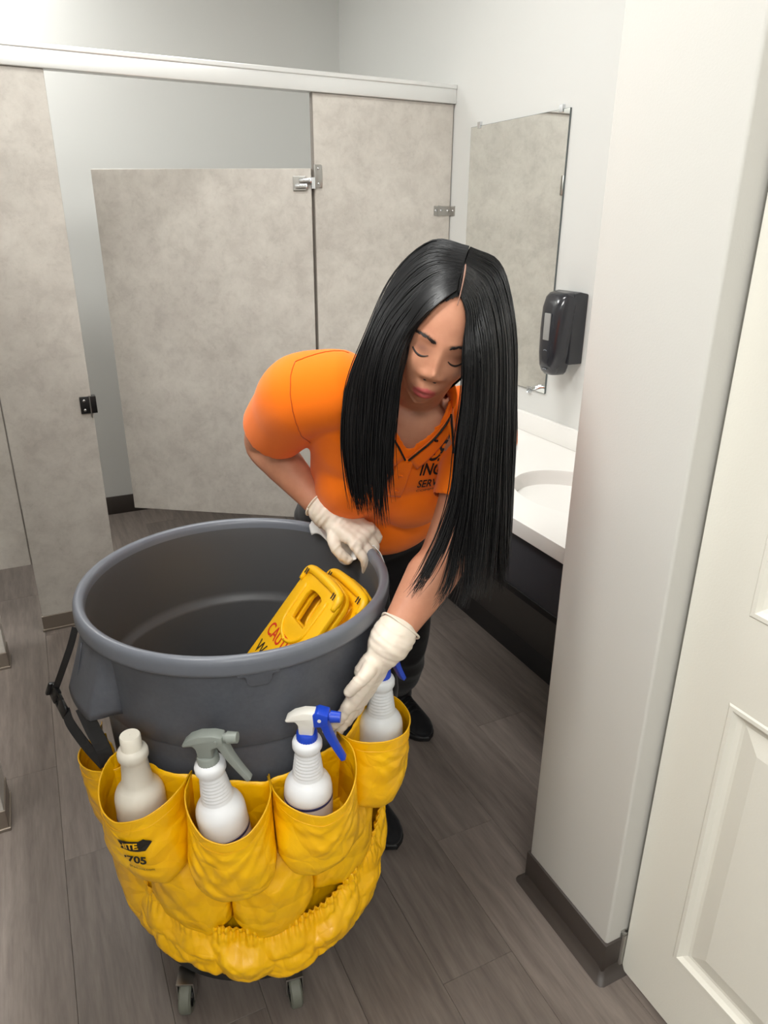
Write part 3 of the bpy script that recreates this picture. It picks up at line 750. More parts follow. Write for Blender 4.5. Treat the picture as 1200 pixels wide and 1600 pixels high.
# straps and buckle at the left, tied through the bin's handle
def sdir(th_): return [-math.sin(math.radians(th_)), math.cos(math.radians(th_)), 0.0]
def strap(pts, w, side):
    pth = spline([cyl(*p) for p in pts], 18); sd2 = [side]*18
    return mesh_obj('strap', ribbon(pth, sd2, w, .0018), M_STRAP, bag)
strap([(204, .318, .630), (203, .318, .665), (199, .322, .700), (195, .326, .738)], .014, (.9, -.43, 0))
strap([(203, .322, .632), (197, .334, .662), (188, .344, .684), (183, .346, .694)], .010, (.6, -.2, .65))
strap([(174, .360, .712), (178, .340, .765), (180, .318, .820), (181, .305, .858)], .006, (.9, -.43, 0))
b0, b1 = Vector(cyl(184, .346, .690)), Vector(cyl(172, .366, .706))
ax = (b1-b0).normalized(); out = Vector((-1, -.25, .35)); out = (out-ax*out.dot(ax)).normalized(); sdv = ax.cross(out).normalized()
MB = Matrix((sdv, ax, out)).transposed().to_4x4(); MB.translation = (b0+b1)/2
bb_ = bmesh.new(); L = (b1-b0).length
bm_box(bb_, (-.014, .008, -.004), (.014, L/2, .006), .003, MB); bm_box(bb_, (-.012, -L/2, -.003), (.012, -.004, .005), .003, MB)
for s in (-1, 1): bm_box(bb_, (s*.010-.0025, -.010, -.002), (s*.010+.0025, .014, .004), .001, MB)
bm_box(bb_, (-.004, -.008, -.001), (.004, .014, .003), .001, MB); bm_box(bb_, (-.014, L/2-.004, -.004), (.014, L/2+.004, .012), .002, MB)
bk = mesh_obj('buckle', bb_, M_BUCKLE, bag, auto=.6); bk['label'] = 'black plastic side release buckle'
# ------------------------------------------------------------------ bottles in the pockets
M_WHITEPL = mat('white_plastic', (232, 233, 236), 0.38, Subsurface_Weight=0.0); M_MILKY = mat('milky_plastic', (216, 210, 198), 0.36, spec=0.4)
M_MILKY2 = mat('thin_white_plastic', (214, 217, 220), 0.36); M_CAPW = mat('cream_cap', (240, 234, 220), 0.4); M_BLUE = mat('blue_plastic', (22, 66, 190), 0.32)
M_GREYPL = mat('grey_sprayer', (140, 146, 140), 0.42); M_SPRW = mat('white_sprayer', (232, 228, 220), 0.36)
M_LABEL = mat('label_band', (42, 46, 92), 0.5); M_LABEL2 = mat('label_paper', (196, 186, 182), 0.6)
def bottle_prof(ribs=True):
    p = [(0.0005, 0.001), (0.036, 0.0), (0.0415, 0.003), (0.0425, 0.010), (0.0425, 0.128), (0.0422, 0.136), (0.0408, 0.144), (0.0375, 0.152), (0.0325, 0.159), (0.0282, 0.164)]
    if ribs:
        z = 0.166; r0, r1, n = 0.0272, 0.0215, 8
        for i in range(n):
            r = r0+(r1-r0)*i/(n-1)
            p += [(r, z), (r+.0004, z+.0022), (r-.0012, z+.0044)]; z += 0.0064
        p += [(0.0220, z+.002)]
    else:
        p += [(0.0262, 0.170), (0.0240, 0.186), (0.0220, 0.212)]; z = 0.212
    p += [(0.0238, z+.005), (0.0258, z+.009), (0.0258, z+.018), (0.0240, z+.023), (0.0190, z+.026), (0.0150, z+.0275), (0.0148, z+.036)]
    return p, z+.036
def sprayer_parts(MX, m_head, m_trig, m_collar, t):
    """local frame: +X spray direction, Z up, origin at the bottle mouth"""
    def put(name, vf, mt, par=t, bev=None, auto=.6):
        bm = bevel_vf(vf, bev, 2, .45) if bev else None
        if bm is None:
            return mesh_obj(name, ([MX @ Vector(p) for p in vf[0]], vf[1]), mt, par, auto=auto)
        for v in bm.verts: v.co = MX @ v.co
        return mesh_obj(name, bm, mt, par, auto=auto)
    V = []; n = 48
    for r, z in ((.0155, -.010), (.0178, -.009), (.0178, .010), (.0165, .0125), (.011, .0130)):
        for k in range(n):
            rr = r+(.0006 if (k % 2 and -.0095 < z < .011) else 0); V.append(Vector((rr*math.cos(2*PI*k/n), rr*math.sin(2*PI*k/n), z)))
    put('collar', (V, grid_faces(5, n, wrap_m=True)), m_collar)
    hd = put('spray_head', prism([(-.0125, .010), (.0125, .010), (.0135, .030), (.030, .036), (.036, .040), (.036, .054), (.020, .058), (-.004, .057), (-.022, .050), (-.036, .038), (-.033, .034), (-.018, .036), (-.0135, .030)], -.0115, .0115, lambda a, b, w: Vector((a, w, b))), m_head, bev=.0035)
    if m_trig is not m_head: put('front_shroud', prism([(.014, .030), (.030, .033), (.0385, .038), (.0385, .0565), (.020, .0605), (.012, .056)], -.0128, .0128, lambda a, b, w: Vector((a, w, b))), m_trig, hd, bev=.002)
    put('barrel', tube([(-.004, 0, .044), (.030, 0, .044)], .0085, 16), m_head, hd)
    put('nozzle', join(tube([(.034, 0, .047), (.042, 0, .047)], .0075, 16), tube([(.041, 0, .047), (.058, 0, .047)], [.0105, .0092], 12)), m_trig, t)
    P = spline([(.022, 0, .048), (.031, 0, .034), (.038, 0, .012), (.050, 0, -.014), (.064, 0, -.040)], 14)
    Wd = np.interp(np.linspace(0, 1, 14), [0, .3, .7, 1], [.0105, .0095, .0075, .0068])
    V = []
    for i, (x, y, z) in enumerate(P):
        tt = np.interp(i/13, [0, .2, 1], [.009, .0075, .0045])
        for sx, sy in ((-1, -1), (1, -1), (1, 1), (-1, 1)): V.append((x+sx*tt*.85, sy*Wd[i], z+sx*tt*.5))
    tg = put('trigger', (V, grid_faces(14, 4, wrap_m=True, flip=True)+[(0, 1, 2, 3), (55, 54, 53, 52)]), m_trig, bev=.0018)
    put('pivot', tube([(.024, -.0135, .046), (.024, .0135, .046)], .0032, 12), m_head, tg)
def bottle(name, th, r, zbase, tilt_out, label, kind, spray_dir=None, tilt_side=0.0, body=None):
    loc = Vector(cyl(th, r, zbase)); a = math.radians(th)
    axis = (Vector((0, 0, 1))+Vector((math.cos(a), math.sin(a), 0))*tilt_out+Vector((-math.sin(a), math.cos(a), 0))*tilt_side).normalized()
    xdir = Vector(spray_dir or (1, 0, 0)); xdir = (xdir-axis*xdir.dot(axis)).normalized(); ydir = axis.cross(xdir)
    M = Matrix((xdir, ydir, axis)).transposed().to_4x4(); M.translation = loc
    t = empty(name, loc); tag(t, label, 'bottle')
    pr, ztop = bottle_prof(kind != 'cap')
    mesh_obj('bottle_body', lathe(pr, 64, M), body, t, smooth=True)
    if kind == 'cap':
        n = 60; V = []
        for rr, z in ((.0168, -.012), (.0172, -.011), (.0172, .014), (.0160, .0165), (.0005, .0165)):
            for k in range(n): q_ = rr+(.0005 if k % 2 and z < .014 and z > -.0115 else 0); V.append(M @ Vector((q_*math.cos(2*PI*k/n), q_*math.sin(2*PI*k/n), z+ztop)))
        mesh_obj('cap', (V, grid_faces(5, n, wrap_m=True)), M_CAPW, t, auto=.5)
    else:
        MX = M @ Matrix.Translation((0, 0, ztop-.008))
        sprayer_parts(MX, *{'grey': (M_GREYPL, M_GREYPL, M_GREYPL), 'blue': (M_SPRW, M_BLUE, M_BLUE)}[kind], t)
    lt = .127 if 'beside the gloved' in label else .104
    lb = mesh_obj('label_band', lathe([(.04275, .030), (.0431, .031), (.0431, lt-.001), (.04275, lt)], 64, M), M_LABEL2, t, smooth=True)
    mesh_obj('label_stripe', lathe([(.0431, lt-.009), (.0434, lt-.0085), (.0434, lt-.0035), (.0431, lt-.003)], 64, M), M_LABEL, lb, smooth=True)
    return t
RTV = (math.cos(YAW), -math.sin(YAW), 0)
bottle('capped_bottle', 221, .326, .488, 0.02, 'milky bottle with a cream screw cap in the printed yellow pocket', 'cap', RTV, body=M_MILKY)
bottle('spray_bottle', 249.5, .327, .484, 0.03, 'white ribbed bottle with an all grey trigger sprayer', 'grey', (0.85, -0.52, 0), tilt_side=-0.10, body=M_WHITEPL)
bottle('spray_bottle', 274, .324, .492, 0.03, 'white ribbed bottle with white sprayer head and blue trigger beside the gloved hand', 'blue', (0.85, -0.52, 0), body=M_WHITEPL)
bottle('spray_bottle', 307.5, .325, .520, 0.00, 'white bottle with blue collar in the pocket below the forearm, sprayer turned away', 'blue', (0.92, 0.38, 0), body=M_MILKY2)

# ------------------------------------------------------------------ wet floor signs leaning inside the bin
M_SIGN = mat('sign_yellow', (246, 186, 8), 0.4); M_RED = mat('sign_red', (206, 44, 22), 0.5); M_SBLK = mat('sign_black', (34, 28, 20), 0.5)
def sign(tl, U, Wv, label, ln=.55, wt=.205, wb=.225):
    U = Vector(U).normalized(); Wv = Vector(Wv); Wv = (Wv-U*Wv.dot(U)).normalized(); N = Wv.cross(U)      # N faces the viewer
    O = Vector(tl)+Wv*wt/2
    P3 = lambda x, y, d: O+Wv*x+U*y+N*d         # x across, y up (0 at the top), d out of the face
    t = empty('wet_floor_sign', P3(0, -ln, 0)); tag(t, label, 'sign')
    def leaf(d0, nm):
        # outline with rounded top and a hand hole: ring strip + panel
        hw = wt/2
        outer = [(-hw*1.0, -.15), (-hw, -.025), (-hw*.93, -.008), (-hw*.78, .004), (-.03, .012), (.03, .012), (hw*.78, .004), (hw*.93, -.008), (hw, -.025), (hw, -.15)]
        hole = [(-.036, -.105), (-.040, -.050), (-.034, -.038), (-.022, -.034), (-.01, -.033), (.01, -.033), (.022, -.034), (.034, -.038), (.040, -.050), (.036, -.105)]
        bm = bmesh.new()
        def ringface(dz):
            a = [bm.verts.new(P3(x, y, dz)) for x, y in outer]; b = [bm.verts.new(P3(x, y, dz)) for x, y in hole]
            return a, b
        th_ = .011
        fa, fb = ringface(d0); ba, bb2 = ringface(d0-th_)
        for i in range(9):
            bm.faces.new((fa[i], fb[i], fb[i+1], fa[i+1])); bm.faces.new((ba[i], ba[i+1], bb2[i+1], bb2[i])); bm.faces.new((fa[i], fa[i+1], ba[i+1], ba[i])); bm.faces.new((fb[i], bb2[i], bb2[i+1], fb[i+1]))
        bm.faces.new((fa[0], fa[9], fb[9], fb[0])); bm.faces.new((ba[0], bb2[0], bb2[9], ba[9])); bm.faces.new((fb[0], fb[9], bb2[9], bb2[0]))
        lo = [bm.verts.new(P3(x, -ln, d)) for x, d in ((-wb/2, d0), (wb/2, d0), (wb/2, d0-th_), (-wb/2, d0-th_))]
        bm.faces.new((fa[9], fa[0], lo[0], lo[1])); bm.faces.new((ba[0], ba[9], lo[2], lo[3])); bm.faces.new((fa[0], ba[0], lo[3], lo[0])); bm.faces.new((ba[9], fa[9], lo[1], lo[2])); bm.faces.new(lo[::-1])
        bmesh.ops.recalc_face_normals(bm, faces=bm.faces)
        es = [e for e in bm.edges if len(e.link_faces) == 2 and e.calc_face_angle(0) > .9]
        bmesh.ops.bevel(bm, geom=es, offset=.003, segments=2, affect='EDGES', profile=.5)
        o = mesh_obj('leaf', bm, M_SIGN, t, auto=.5)
        return o
    lf = leaf(.006, 'front'); leaf(-.009, 'back')
    # rounded grip along the top, side ribs, embossed field edge, hinge slots
    gp = [P3(x, y, .006) for x, y in ((-wt*.47, -.035), (-wt*.455, -.012), (-wt*.38, -.002), (-.03, .001), (.03, .001), (wt*.38, -.002), (wt*.455, -.012), (wt*.47, -.035))]
    mesh_obj('grip', tube(spline([tuple(p) for p in gp], 30), np.interp(np.linspace(0, 1, 30), [0, .15, .5, .85, 1], [.006, .009, .0115, .009, .006]), 12), M_SIGN, lf, smooth=True)
    for s in (-1, 1):
        rb = [P3(s*x, y, .006) for x, y in ((.060, -.030), (.060, -.085), (.056, -.12), (.030, -.142), (0, -.150))]
        mesh_obj('embossed_rib', tube(spline([tuple(p) for p in rb], 20), .0042, 8), M_SIGN, lf, smooth=True)
        for dx in (0, .009):
            q_ = [P3(s*.080+dx-.0045, -.004, .0155), P3(s*.080+dx-.0035, -.018, .0155)]
            mesh_obj('hinge_slot', tube([tuple(p) for p in q_], .0014, 6), M_SBLK, lf)
    for s_, sz, y0, x0, mt, bo, nm, sh in (('CAUTION', .042, -.172, -.088, M_RED, .0006, 'caution_text', 0), ('Wet Floor', .042, -.218, -.088, M_SBLK, .0004, 'wet_floor_text', .15)):
        v, f = text_vf(s_, sz, bold=bo, shear=sh); k = .176/max(x for x, y in v)
        mesh_obj(nm, ([P3(x0+x*k, y0+y, .0066) for x, y in v], f), mt, lf)
    return t
U = (0.663, 0.059, 0.747); Wv = (-0.015, -0.997, 0.089)
sign((.485, 1.365, .841), U, Wv, 'yellow folded wet floor sign with red CAUTION lettering leaning in the bin')
sign((.530, 1.345, .832), U, Wv, 'second yellow folded sign, behind the lettered one in the bin')
# ------------------------------------------------------------------ the person
def m_skin():
    mt = mat('skin', (190, 132, 104), 0.5, spec=0.35); nt = NT(mt)
    nt.b.inputs['Subsurface Weight'].default_value = 0.08; nt.b.inputs['Subsurface Radius'].default_value = (0.012, 0.005, 0.003); nt.b.inputs['Subsurface Scale'].default_value = 0.5
    p = geo_pos(nt); a = nt.noise(p, 22, 4, 0.6)
    base = nt.ramp(a, [(0.3, (186, 126, 99)), (0.7, (200, 143, 114))])
    at = nt.n('ShaderNodeAttribute'); at.attribute_name = 'tint'
    sep = nt.n('ShaderNodeSeparateColor'); nt.l(at.outputs['Color'], sep.inputs[0])
    c = nt.mix(sep.outputs['Red'], base, (190, 92, 92)); c = nt.mix(sep.outputs['Green'], c, (38, 26, 22)); c = nt.mix(sep.outputs['Blue'], c, (112, 70, 54))
    nt.l(c, nt.b.inputs['Base Color']); nt.bump(nt.noise(p, 420, 2), 0.06, 0.0006); return mt
M_SKIN = m_skin()
def m_cloth(name, rgb, rough=0.85, bump=0.25, scale=900):
    mt = mat(name, rgb, rough, spec=0.2); nt = NT(mt); nt.b.inputs['Sheen Weight'].default_value = 0.15
    nt.bump(nt.noise(geo_pos(nt), scale, 2), bump, 0.0006); return mt
M_ORANGE = m_cloth('orange_polo', (255, 122, 12)); M_PANTS = m_cloth('black_trousers', (22, 20, 22), .8); M_SHOEB = m_cloth('black_knit_shoe', (20, 20, 23), .7, .4)
M_SOLE = mat('black_sole', (16, 16, 18), .6); M_GLOVE = mat('latex_glove', (230, 216, 200), .42, spec=.4, Subsurface_Weight=0.05)
M_HAIR = mat('black_hair', (13, 13, 15), .33, spec=.42); M_TRIM = mat('black_piping', (24, 20, 20), .6); M_LASH = mat('dark_lash', (30, 22, 20), .6)
M_WIPE = m_cloth('white_wipe', (236, 234, 232), .9, .4, 500)
person = empty('person', (.74, 1.5, 0)); tag(person, 'person in an orange polo and black trousers bending over the bin, wearing latex gloves', 'person')

A = lambda *p: np.array(p, float)
def nrm(v): v = np.array(v, float); return v/np.linalg.norm(v)
def capsule(pts, rad, n=20, seg=6, flat=1.0, m=None):
    """closed tapered tube with rounded ends"""
    path = spline(pts, m or max(3, (len(pts)-1)*seg+1)); r = np.interp(np.linspace(0, len(pts)-1, len(path)), range(len(pts)), rad)
    T = np.gradient(path, axis=0); T /= np.linalg.norm(T, axis=1)[:, None]
    pre = [path[0]-T[0]*r[0]*c for c in (.95, .7, .38)]; pr = [r[0]*s for s in (.25, .70, .92)]
    post = [path[-1]+T[-1]*r[-1]*c for c in (.38, .7, .95)]; po = [r[-1]*s for s in (.92, .70, .25)]
    return tube(np.vstack([pre, path, post]), np.concatenate([pr, r, po]), n, True, flat)
def ellipsoid(c, ax, ay, az, n=32, m=18):
    """ax, ay, az: semi-axis vectors"""
    c, ax, ay, az = map(lambda q_: np.array(q_, float), (c, ax, ay, az)); V = []
    for i in range(m+1):
        ph = PI*(i+.02)/(m+.04)
        for j in range(n):
            a = 2*PI*j/n; V.append(c+math.sin(ph)*(math.cos(a)*ax+math.sin(a)*ay)+math.cos(ph)*az)
    F = grid_faces(m+1, n, wrap_m=True, flip=True); F += [tuple(range(n)), tuple(range(m*n, (m+1)*n))[::-1]]
    return V, F
def loft(rings, n=40, p=2.3):
    """rings: (centre, side vec, half width, normal vec, half depth front, half depth back)"""
    V = []
    for c, s, w, nn, df, db in rings:
        for j in range(n):
            a = 2*PI*j/n; cs, sn = math.cos(a), math.sin(a)
            e = 2/p; x = math.copysign(abs(cs)**e, cs)*w; y = math.copysign(abs(sn)**e, sn); y *= df if y > 0 else db
            V.append(np.array(c)+np.array(s)*x+np.array(nn)*y)
    F = grid_faces(len(rings), n, wrap_m=True); F += [tuple(range(n))[::-1], tuple(range((len(rings)-1)*n, len(rings)*n))]
    return V, F
def fix_normals(vf):
    bm = bmesh.new(); vs = [bm.verts.new(Vector(p)) for p in vf[0]]
    for f in vf[1]:
        try: bm.faces.new([vs[i] for i in f])
        except ValueError: pass
    bmesh.ops.recalc_face_normals(bm, faces=bm.faces); bm.verts.index_update()
    r = [v.co.copy() for v in bm.verts], [tuple(v.index for v in f.verts) for f in bm.faces]; bm.free(); return r
def remesh(vfs, voxel, smooth=4, fac=.5):
    V, F = join(*[fix_normals(v) for v in vfs])
    me = bpy.data.meshes.new('tmp'); me.from_pydata([tuple(map(float, p)) for p in V], [], F); me.update()
    o = bpy.data.objects.new('tmp', me); COL.objects.link(o)
    r = o.modifiers.new('r', 'REMESH'); r.mode = 'VOXEL'; r.voxel_size = voxel
    if smooth: s = o.modifiers.new('s', 'SMOOTH'); s.factor = fac; s.iterations = smooth
    bpy.context.view_layer.update(); dg = bpy.context.evaluated_depsgraph_get()
    out = bpy.data.meshes.new_from_object(o.evaluated_get(dg)); bpy.data.objects.remove(o); bpy.data.meshes.remove(me)
    return out
def coords(me):
    co = np.empty(len(me.vertices)*3); me.vertices.foreach_get('co', co); return co.reshape(-1, 3)
def set_coords(me, co): me.vertices.foreach_set('co', co.ravel()); me.update()
def add(me, name, mt, parent=person, smooth=True):
    me.name = name; me.materials.clear(); me.materials.append(mt)
    if smooth: me.polygons.foreach_set('use_smooth', [True]*len(me.polygons))
    o = bpy.data.objects.new(name, me); link(o, parent); return o

# joints (metres)
SHR, ELR, WRR = A(.472, 1.314, 1.250), A(.440, 1.534, 1.090), A(.530, 1.374, .955)
SHL, ELL, WRL = A(.786, 1.155, 1.192), A(.656, 1.079, .960), A(.501, 1.007, .842)
HIP = A(.715, 1.56, .865)
MID = (SHR+SHL)/2
TT = nrm(MID-HIP); SS = SHL-SHR; SS = nrm(SS-TT*(SS @ TT)); NN = np.cross(SS, TT)
SH_ = nrm(A(.95, -.28, -.05)-TT*(A(.95, -.28, -.05) @ TT)); NH = np.cross(SH_, TT)
def tor(a):           # spine frame blended from hips (0) to shoulders (1)
    s = nrm(SH_*(1-a)+SS*a); s = nrm(s-TT*(s @ TT)); return HIP+TT*a*np.linalg.norm(MID-HIP), s, np.cross(s, TT)
HR = np.array([[0.8657, 0.1865, -0.4645], [-0.4098, -0.2688, -0.8717], [-0.2874, 0.945, -0.1563]]); HS = 0.985
HO = A(.602, 1.035, 1.353)
H2W = lambda p: HO+HS*(HR @ np.array(p, float))

# ---- head (local: x to the person's left, y up, z out of the face; origin between the eyes)
def head_vf():
    n, mrows = 150, 120; V = []
    g = lambda x, y, cx, cy, sx, sy: math.exp(-((x-cx)/sx)**2-((y-cy)/sy)**2)
    for i in range(mrows+1):
        ph = PI*(i+.05)/(mrows+.1)
        for j in range(n):
            a = 2*PI*j/n
            x, y, z = math.sin(ph)*math.sin(a), math.cos(ph), math.sin(ph)*math.cos(a)
            X, Y, Z = .0735*x, .116*y+.012, .098*z-.088
            if Y < -.01:                                   # jaw
                k = min(1, (-.01-Y)/.095); X *= 1-.40*k**1.5; Z += .016*k if z > 0 else .045*k
                if z > 0: Z -= .012*k
            if z > -.15:
                f = min(1, (z+.15)/.5); ax = abs(X); d = 0
                d += .0165*g(X, Y, 0, -.0325, .0108, .0115)+.008*g(X, Y, 0, -.016, .0085, .016)+.004*g(X, Y, 0, .004, .009, .02)
                d += .0090*g(ax, Y, .0160, -.0365, .0075, .0072)
                d -= .0050*g(X, Y, 0, -.0475, .018, .0045)
                d -= .0085*g(ax, Y, .030, .003, .016, .011); d += .0065*g(ax, Y, .031, -.001, .0125, .0085); d -= .0022*g(ax, Y, .031, -.0085, .013, .0022)
                d += .0040*g(ax, Y, .028, .020, .020, .007)+.0055*g(ax, Y, .042, -.028, .022, .018)
                d += .0070*g(X, Y, 0, -.069, .026, .017)
                d += .0042*g(X, Y, 0, -.0650, .017, .0042)+.0062*g(X, Y, 0, -.0770, .0150, .0056)-.0052*g(X, Y, 0, -.0710, .0200, .0021)
                d -= .0038*g(X, Y, 0, -.0865, .016, .0045)+.0012*g(X, Y, 0, -.0585, .003, .005); d += .0075*g(X, Y, 0, -.098, .019, .012)
                d -= .0030*g(ax, Y, .027, -.052, .006, .014)
                Z += d*f
            if Y < 0: Y *= 1.12
            V.append(H2W((X, Y, Z)))
    F = grid_faces(mrows+1, n, wrap_m=True, flip=True); F += [tuple(range(n)), tuple(range(mrows*n, (mrows+1)*n))[::-1]]
    return V, F
NB = HIP+TT*.50+A(.015, .01, .01)                     # base of the neck
neck = capsule([NB-TT*.06, NB+A(.012, -.015, .01), H2W((0, -.055, -.075))], [.062, .056, .052])
arms = [capsule([SHR+A(.03, -.02, 0), SHR+(ELR-SHR)*.5, ELR, ELR+(WRR-ELR)*.32, ELR+(WRR-ELR)*.72, WRR+(WRR-ELR)*.05], [.058, .052, .044, .045, .034, .027], 24),
        capsule([SHL+A(-.03, .03, 0), SHL+(ELL-SHL)*.5, ELL, ELL+(WRL-ELL)*.28, ELL+(WRL-ELL)*.66, WRL-(WRL-ELL)*.08], [.058, .050, .046, .049, .037, .029], 24)]
core = loft([(HIP-TT*.10, SH_, .10, NH, .08, .09), (HIP, SH_, .15, NH, .10, .11), (tor(.35)[0], tor(.35)[1], .13, tor(.35)[2], .095, .09), (tor(.7)[0], tor(.7)[1], .15, tor(.7)[2], .10, .09), (tor(.95)[0], SS, .15, NN, .07, .07), (tor(1.07)[0], SS, .05, NN, .045, .045)])
FTR, FTL = A(.648, 1.458, 0), A(.935, 1.80, 0)          # ankles on the floor
HJR, HJL = HIP-SH_*.085-TT*.05, HIP+SH_*.085-TT*.05
KNR, KNL = A(.672, 1.45, .455), A(.865, 1.625, .455)
legs = [capsule([HJR, KNR, FTR+A(0, .01, .09), FTR+A(0, .0, .04)], [.075, .05, .034, .034]), capsule([HJL, KNL, FTL+A(0, .01, .09), FTL+A(0, 0, .04)], [.075, .05, .034, .034])]
chestp = ellipsoid(tor(.93)[0]+NN*.028+SS*.02, SS*.105, NN*.055, TT*.085)
bme = remesh([head_vf(), neck, core, chestp]+arms+legs, .0034, 3, .4)
body = add(bme, 'body', M_SKIN)
# skin tints: red = lips, green = brows, blue = shade painted into lids, nostril folds and mouth line
co = coords(bme); lc = ((co-HO)/HS) @ HR
X, Y, Z = lc[:, 0], lc[:, 1], lc[:, 2]; Y = np.where(Y < 0, Y/1.12, Y); AX = np.abs(X); front = Z > -.035
def gg(x, y, cx, cy, sx, sy): return np.exp(-((x-cx)/sx)**2-((y-cy)/sy)**2)
def sstep(a, b, x): t = np.clip((x-a)/(b-a), 0, 1); return t*t*(3-2*t)
lipw = .0208*(1-((Y+.0712)/.0125)**2).clip(0)**.5
lips = sstep(.002, -.002, AX-lipw)*sstep(-.0832, -.0812, Y)*sstep(-.0592, -.0612, Y-.0012*np.cos(X*260))*front
bc = .0175+.0055*np.sin(np.clip((AX-.012)/.038, 0, 1)*PI*.75)
brow = sstep(.0042, .0018, np.abs(Y-bc)*(1+.8*sstep(.03, .055, AX)))*sstep(.010, .014, AX)*sstep(.056, .050, AX)*front
dark = (.85*gg(AX, Y, .031, .001, .016, .008)+.35*gg(AX, Y, .0105, -.043, .004, .0025)+.6*gg(X, Y, 0, -.0711, .020, .0018))*front
col = np.zeros((len(co), 4)); col[:, 0] = lips; col[:, 1] = brow*.9; col[:, 2] = np.clip(dark, 0, 1); col[:, 3] = 1
ca = bme.color_attributes.new('tint', 'FLOAT_COLOR', 'POINT'); ca.data.foreach_set('color', col.ravel())
def bvh_of(me): return BVHTree.FromPolygons([v.co.copy() for v in me.vertices], [tuple(p.vertices) for p in me.polygons])
BV = bvh_of(bme)
def face_pt(x, y, lift=0.0):
    if y < 0: y *= 1.12
    o = Vector(H2W((x, y, .12))); d = Vector(-HR[:, 2]); h = BV.ray_cast(o, d)
    return np.array(h[0])-np.array(d)*lift
for s in (-1, 1):     # lowered lids: lash line and a few lashes along the lid's edge
    pth = [face_pt(s*x, y, .0004) for x, y in spline([(.0175, -.0065), (.0235, -.0098), (.031, -.0112), (.0385, -.0095), (.045, -.0052)], 18)]
    mesh_obj('eyelash', tube(pth, np.interp(np.linspace(0, 1, 18), [0, .5, 1], [.0008, .0019, .0014]), 6), M_LASH, body, smooth=True)
    br_ = []
    for k in range(46):
        u = k/45; x = .0125+.041*u; yb = .0175+.0055*math.sin(min(1, u*1.05)*PI*.75)+(rng.random()-.5)*.005*(1-.5*u)
        p0 = face_pt(s*x, yb-.0012, .0003); p1 = face_pt(s*(x+.005), yb+.0012*(1-1.6*u), .0009); br_.append(tube([p0, (p0+p1)/2, p1], [.0010, .0009, .0003], 4))
    mesh_obj('eyebrow', join(*br_), M_LASH, body)
    mesh_obj('nostril', ellipsoid(face_pt(s*.0085, -.0448, -.0004), HR[:, 0]*.0032, HR[:, 1]*.0018, HR[:, 2]*.0016, 14, 8), M_LASH, body)
    ear = ellipsoid(H2W((s*.064, .022, -.105)), HR[:, 0]*.008*HS, HR[:, 2]*.016*HS, HR[:, 1]*.030*HS, 20, 12); mesh_obj('ear', ear, M_SKIN, body, smooth=True)

# ---- polo shirt
def ring(a, w, df, db, dn=0.0):
    c, s, n_ = tor(a); return (c+n_*dn, s, w, n_, df, db)
torso = loft([ring(-.04, .165, .120, .15), ring(.08, .168, .125, .15), ring(.20, .164, .130, .14), ring(.40, .160, .130, .125), ring(.60, .162, .128, .115), ring(.78, .168, .120, .105), ring(.92, .170, .098, .09), ring(1.00, .145, .078, .075), ring(1.07, .100, .066, .065), ring(1.16, .068, .058, .058)], 48, 2.3)
c6, s6, n6 = tor(.62)
bust = [ellipsoid(c6+n6*.072+s6*sx*.066-TT*.035, s6*.080, n6*.074, TT*.105) for sx in (-1, 1)]
belly = ellipsoid(tor(.24)[0]+tor(.24)[2]*.055, tor(.24)[1]*.15, tor(.24)[2]*.105, TT*.12)
# sleeves
def sleeve(sh, el, f, r0, r1, inn):
    d = nrm(el-sh); return capsule([sh+inn, sh+d*.03, sh+(el-sh)*f*.55, sh+(el-sh)*f, sh+(el-sh)*(f+.22)], [r0*.95, r0, (r0+r1)/2, r1, r1*1.03], 32)
slR, slL = sleeve(SHR, ELR, .72, .084, .073, A(.05, -.03, .0)), sleeve(SHL, ELL, .64, .069, .058, A(-.03, .04, .0))
sme = remesh([torso]+bust+[belly, slR, slL], .006, 8, .5)
# cut the hem, the sleeve ends and the neck open
co = coords(sme)
dR, dL = nrm(ELR-SHR), nrm(ELL-SHL); pR, pL = SHR+(ELR-SHR)*.72, SHL+(ELL-SHL)*.64
def in_arm(co, sh, el): t = np.clip(((co-sh) @ (el-sh))/((el-sh) @ (el-sh)), 0, 2); return np.linalg.norm(co-(sh+t[:, None]*(el-sh)), axis=1)
hemc, hs_, hn_ = tor(.11)
bulge = 0.012*np.sin(((co-hemc) @ SH_)*16)
cut = ((co-hemc) @ TT+bulge < -.002+.05*np.clip((co-hemc) @ hn_, 0, 1))
cut |= (((co-pR) @ dR) > 0) & (in_arm(co, SHR, ELR) < .10)
cut |= (((co-pL) @ dL) > 0) & (in_arm(co, SHL, ELL) < .095)
nkc = tor(1.10)[0]; cut |= (((co-nkc) @ TT-((co-nkc) @ NN)*.55) > 0) & (np.linalg.norm(co-nkc, axis=1) < .095)
CUTV = True
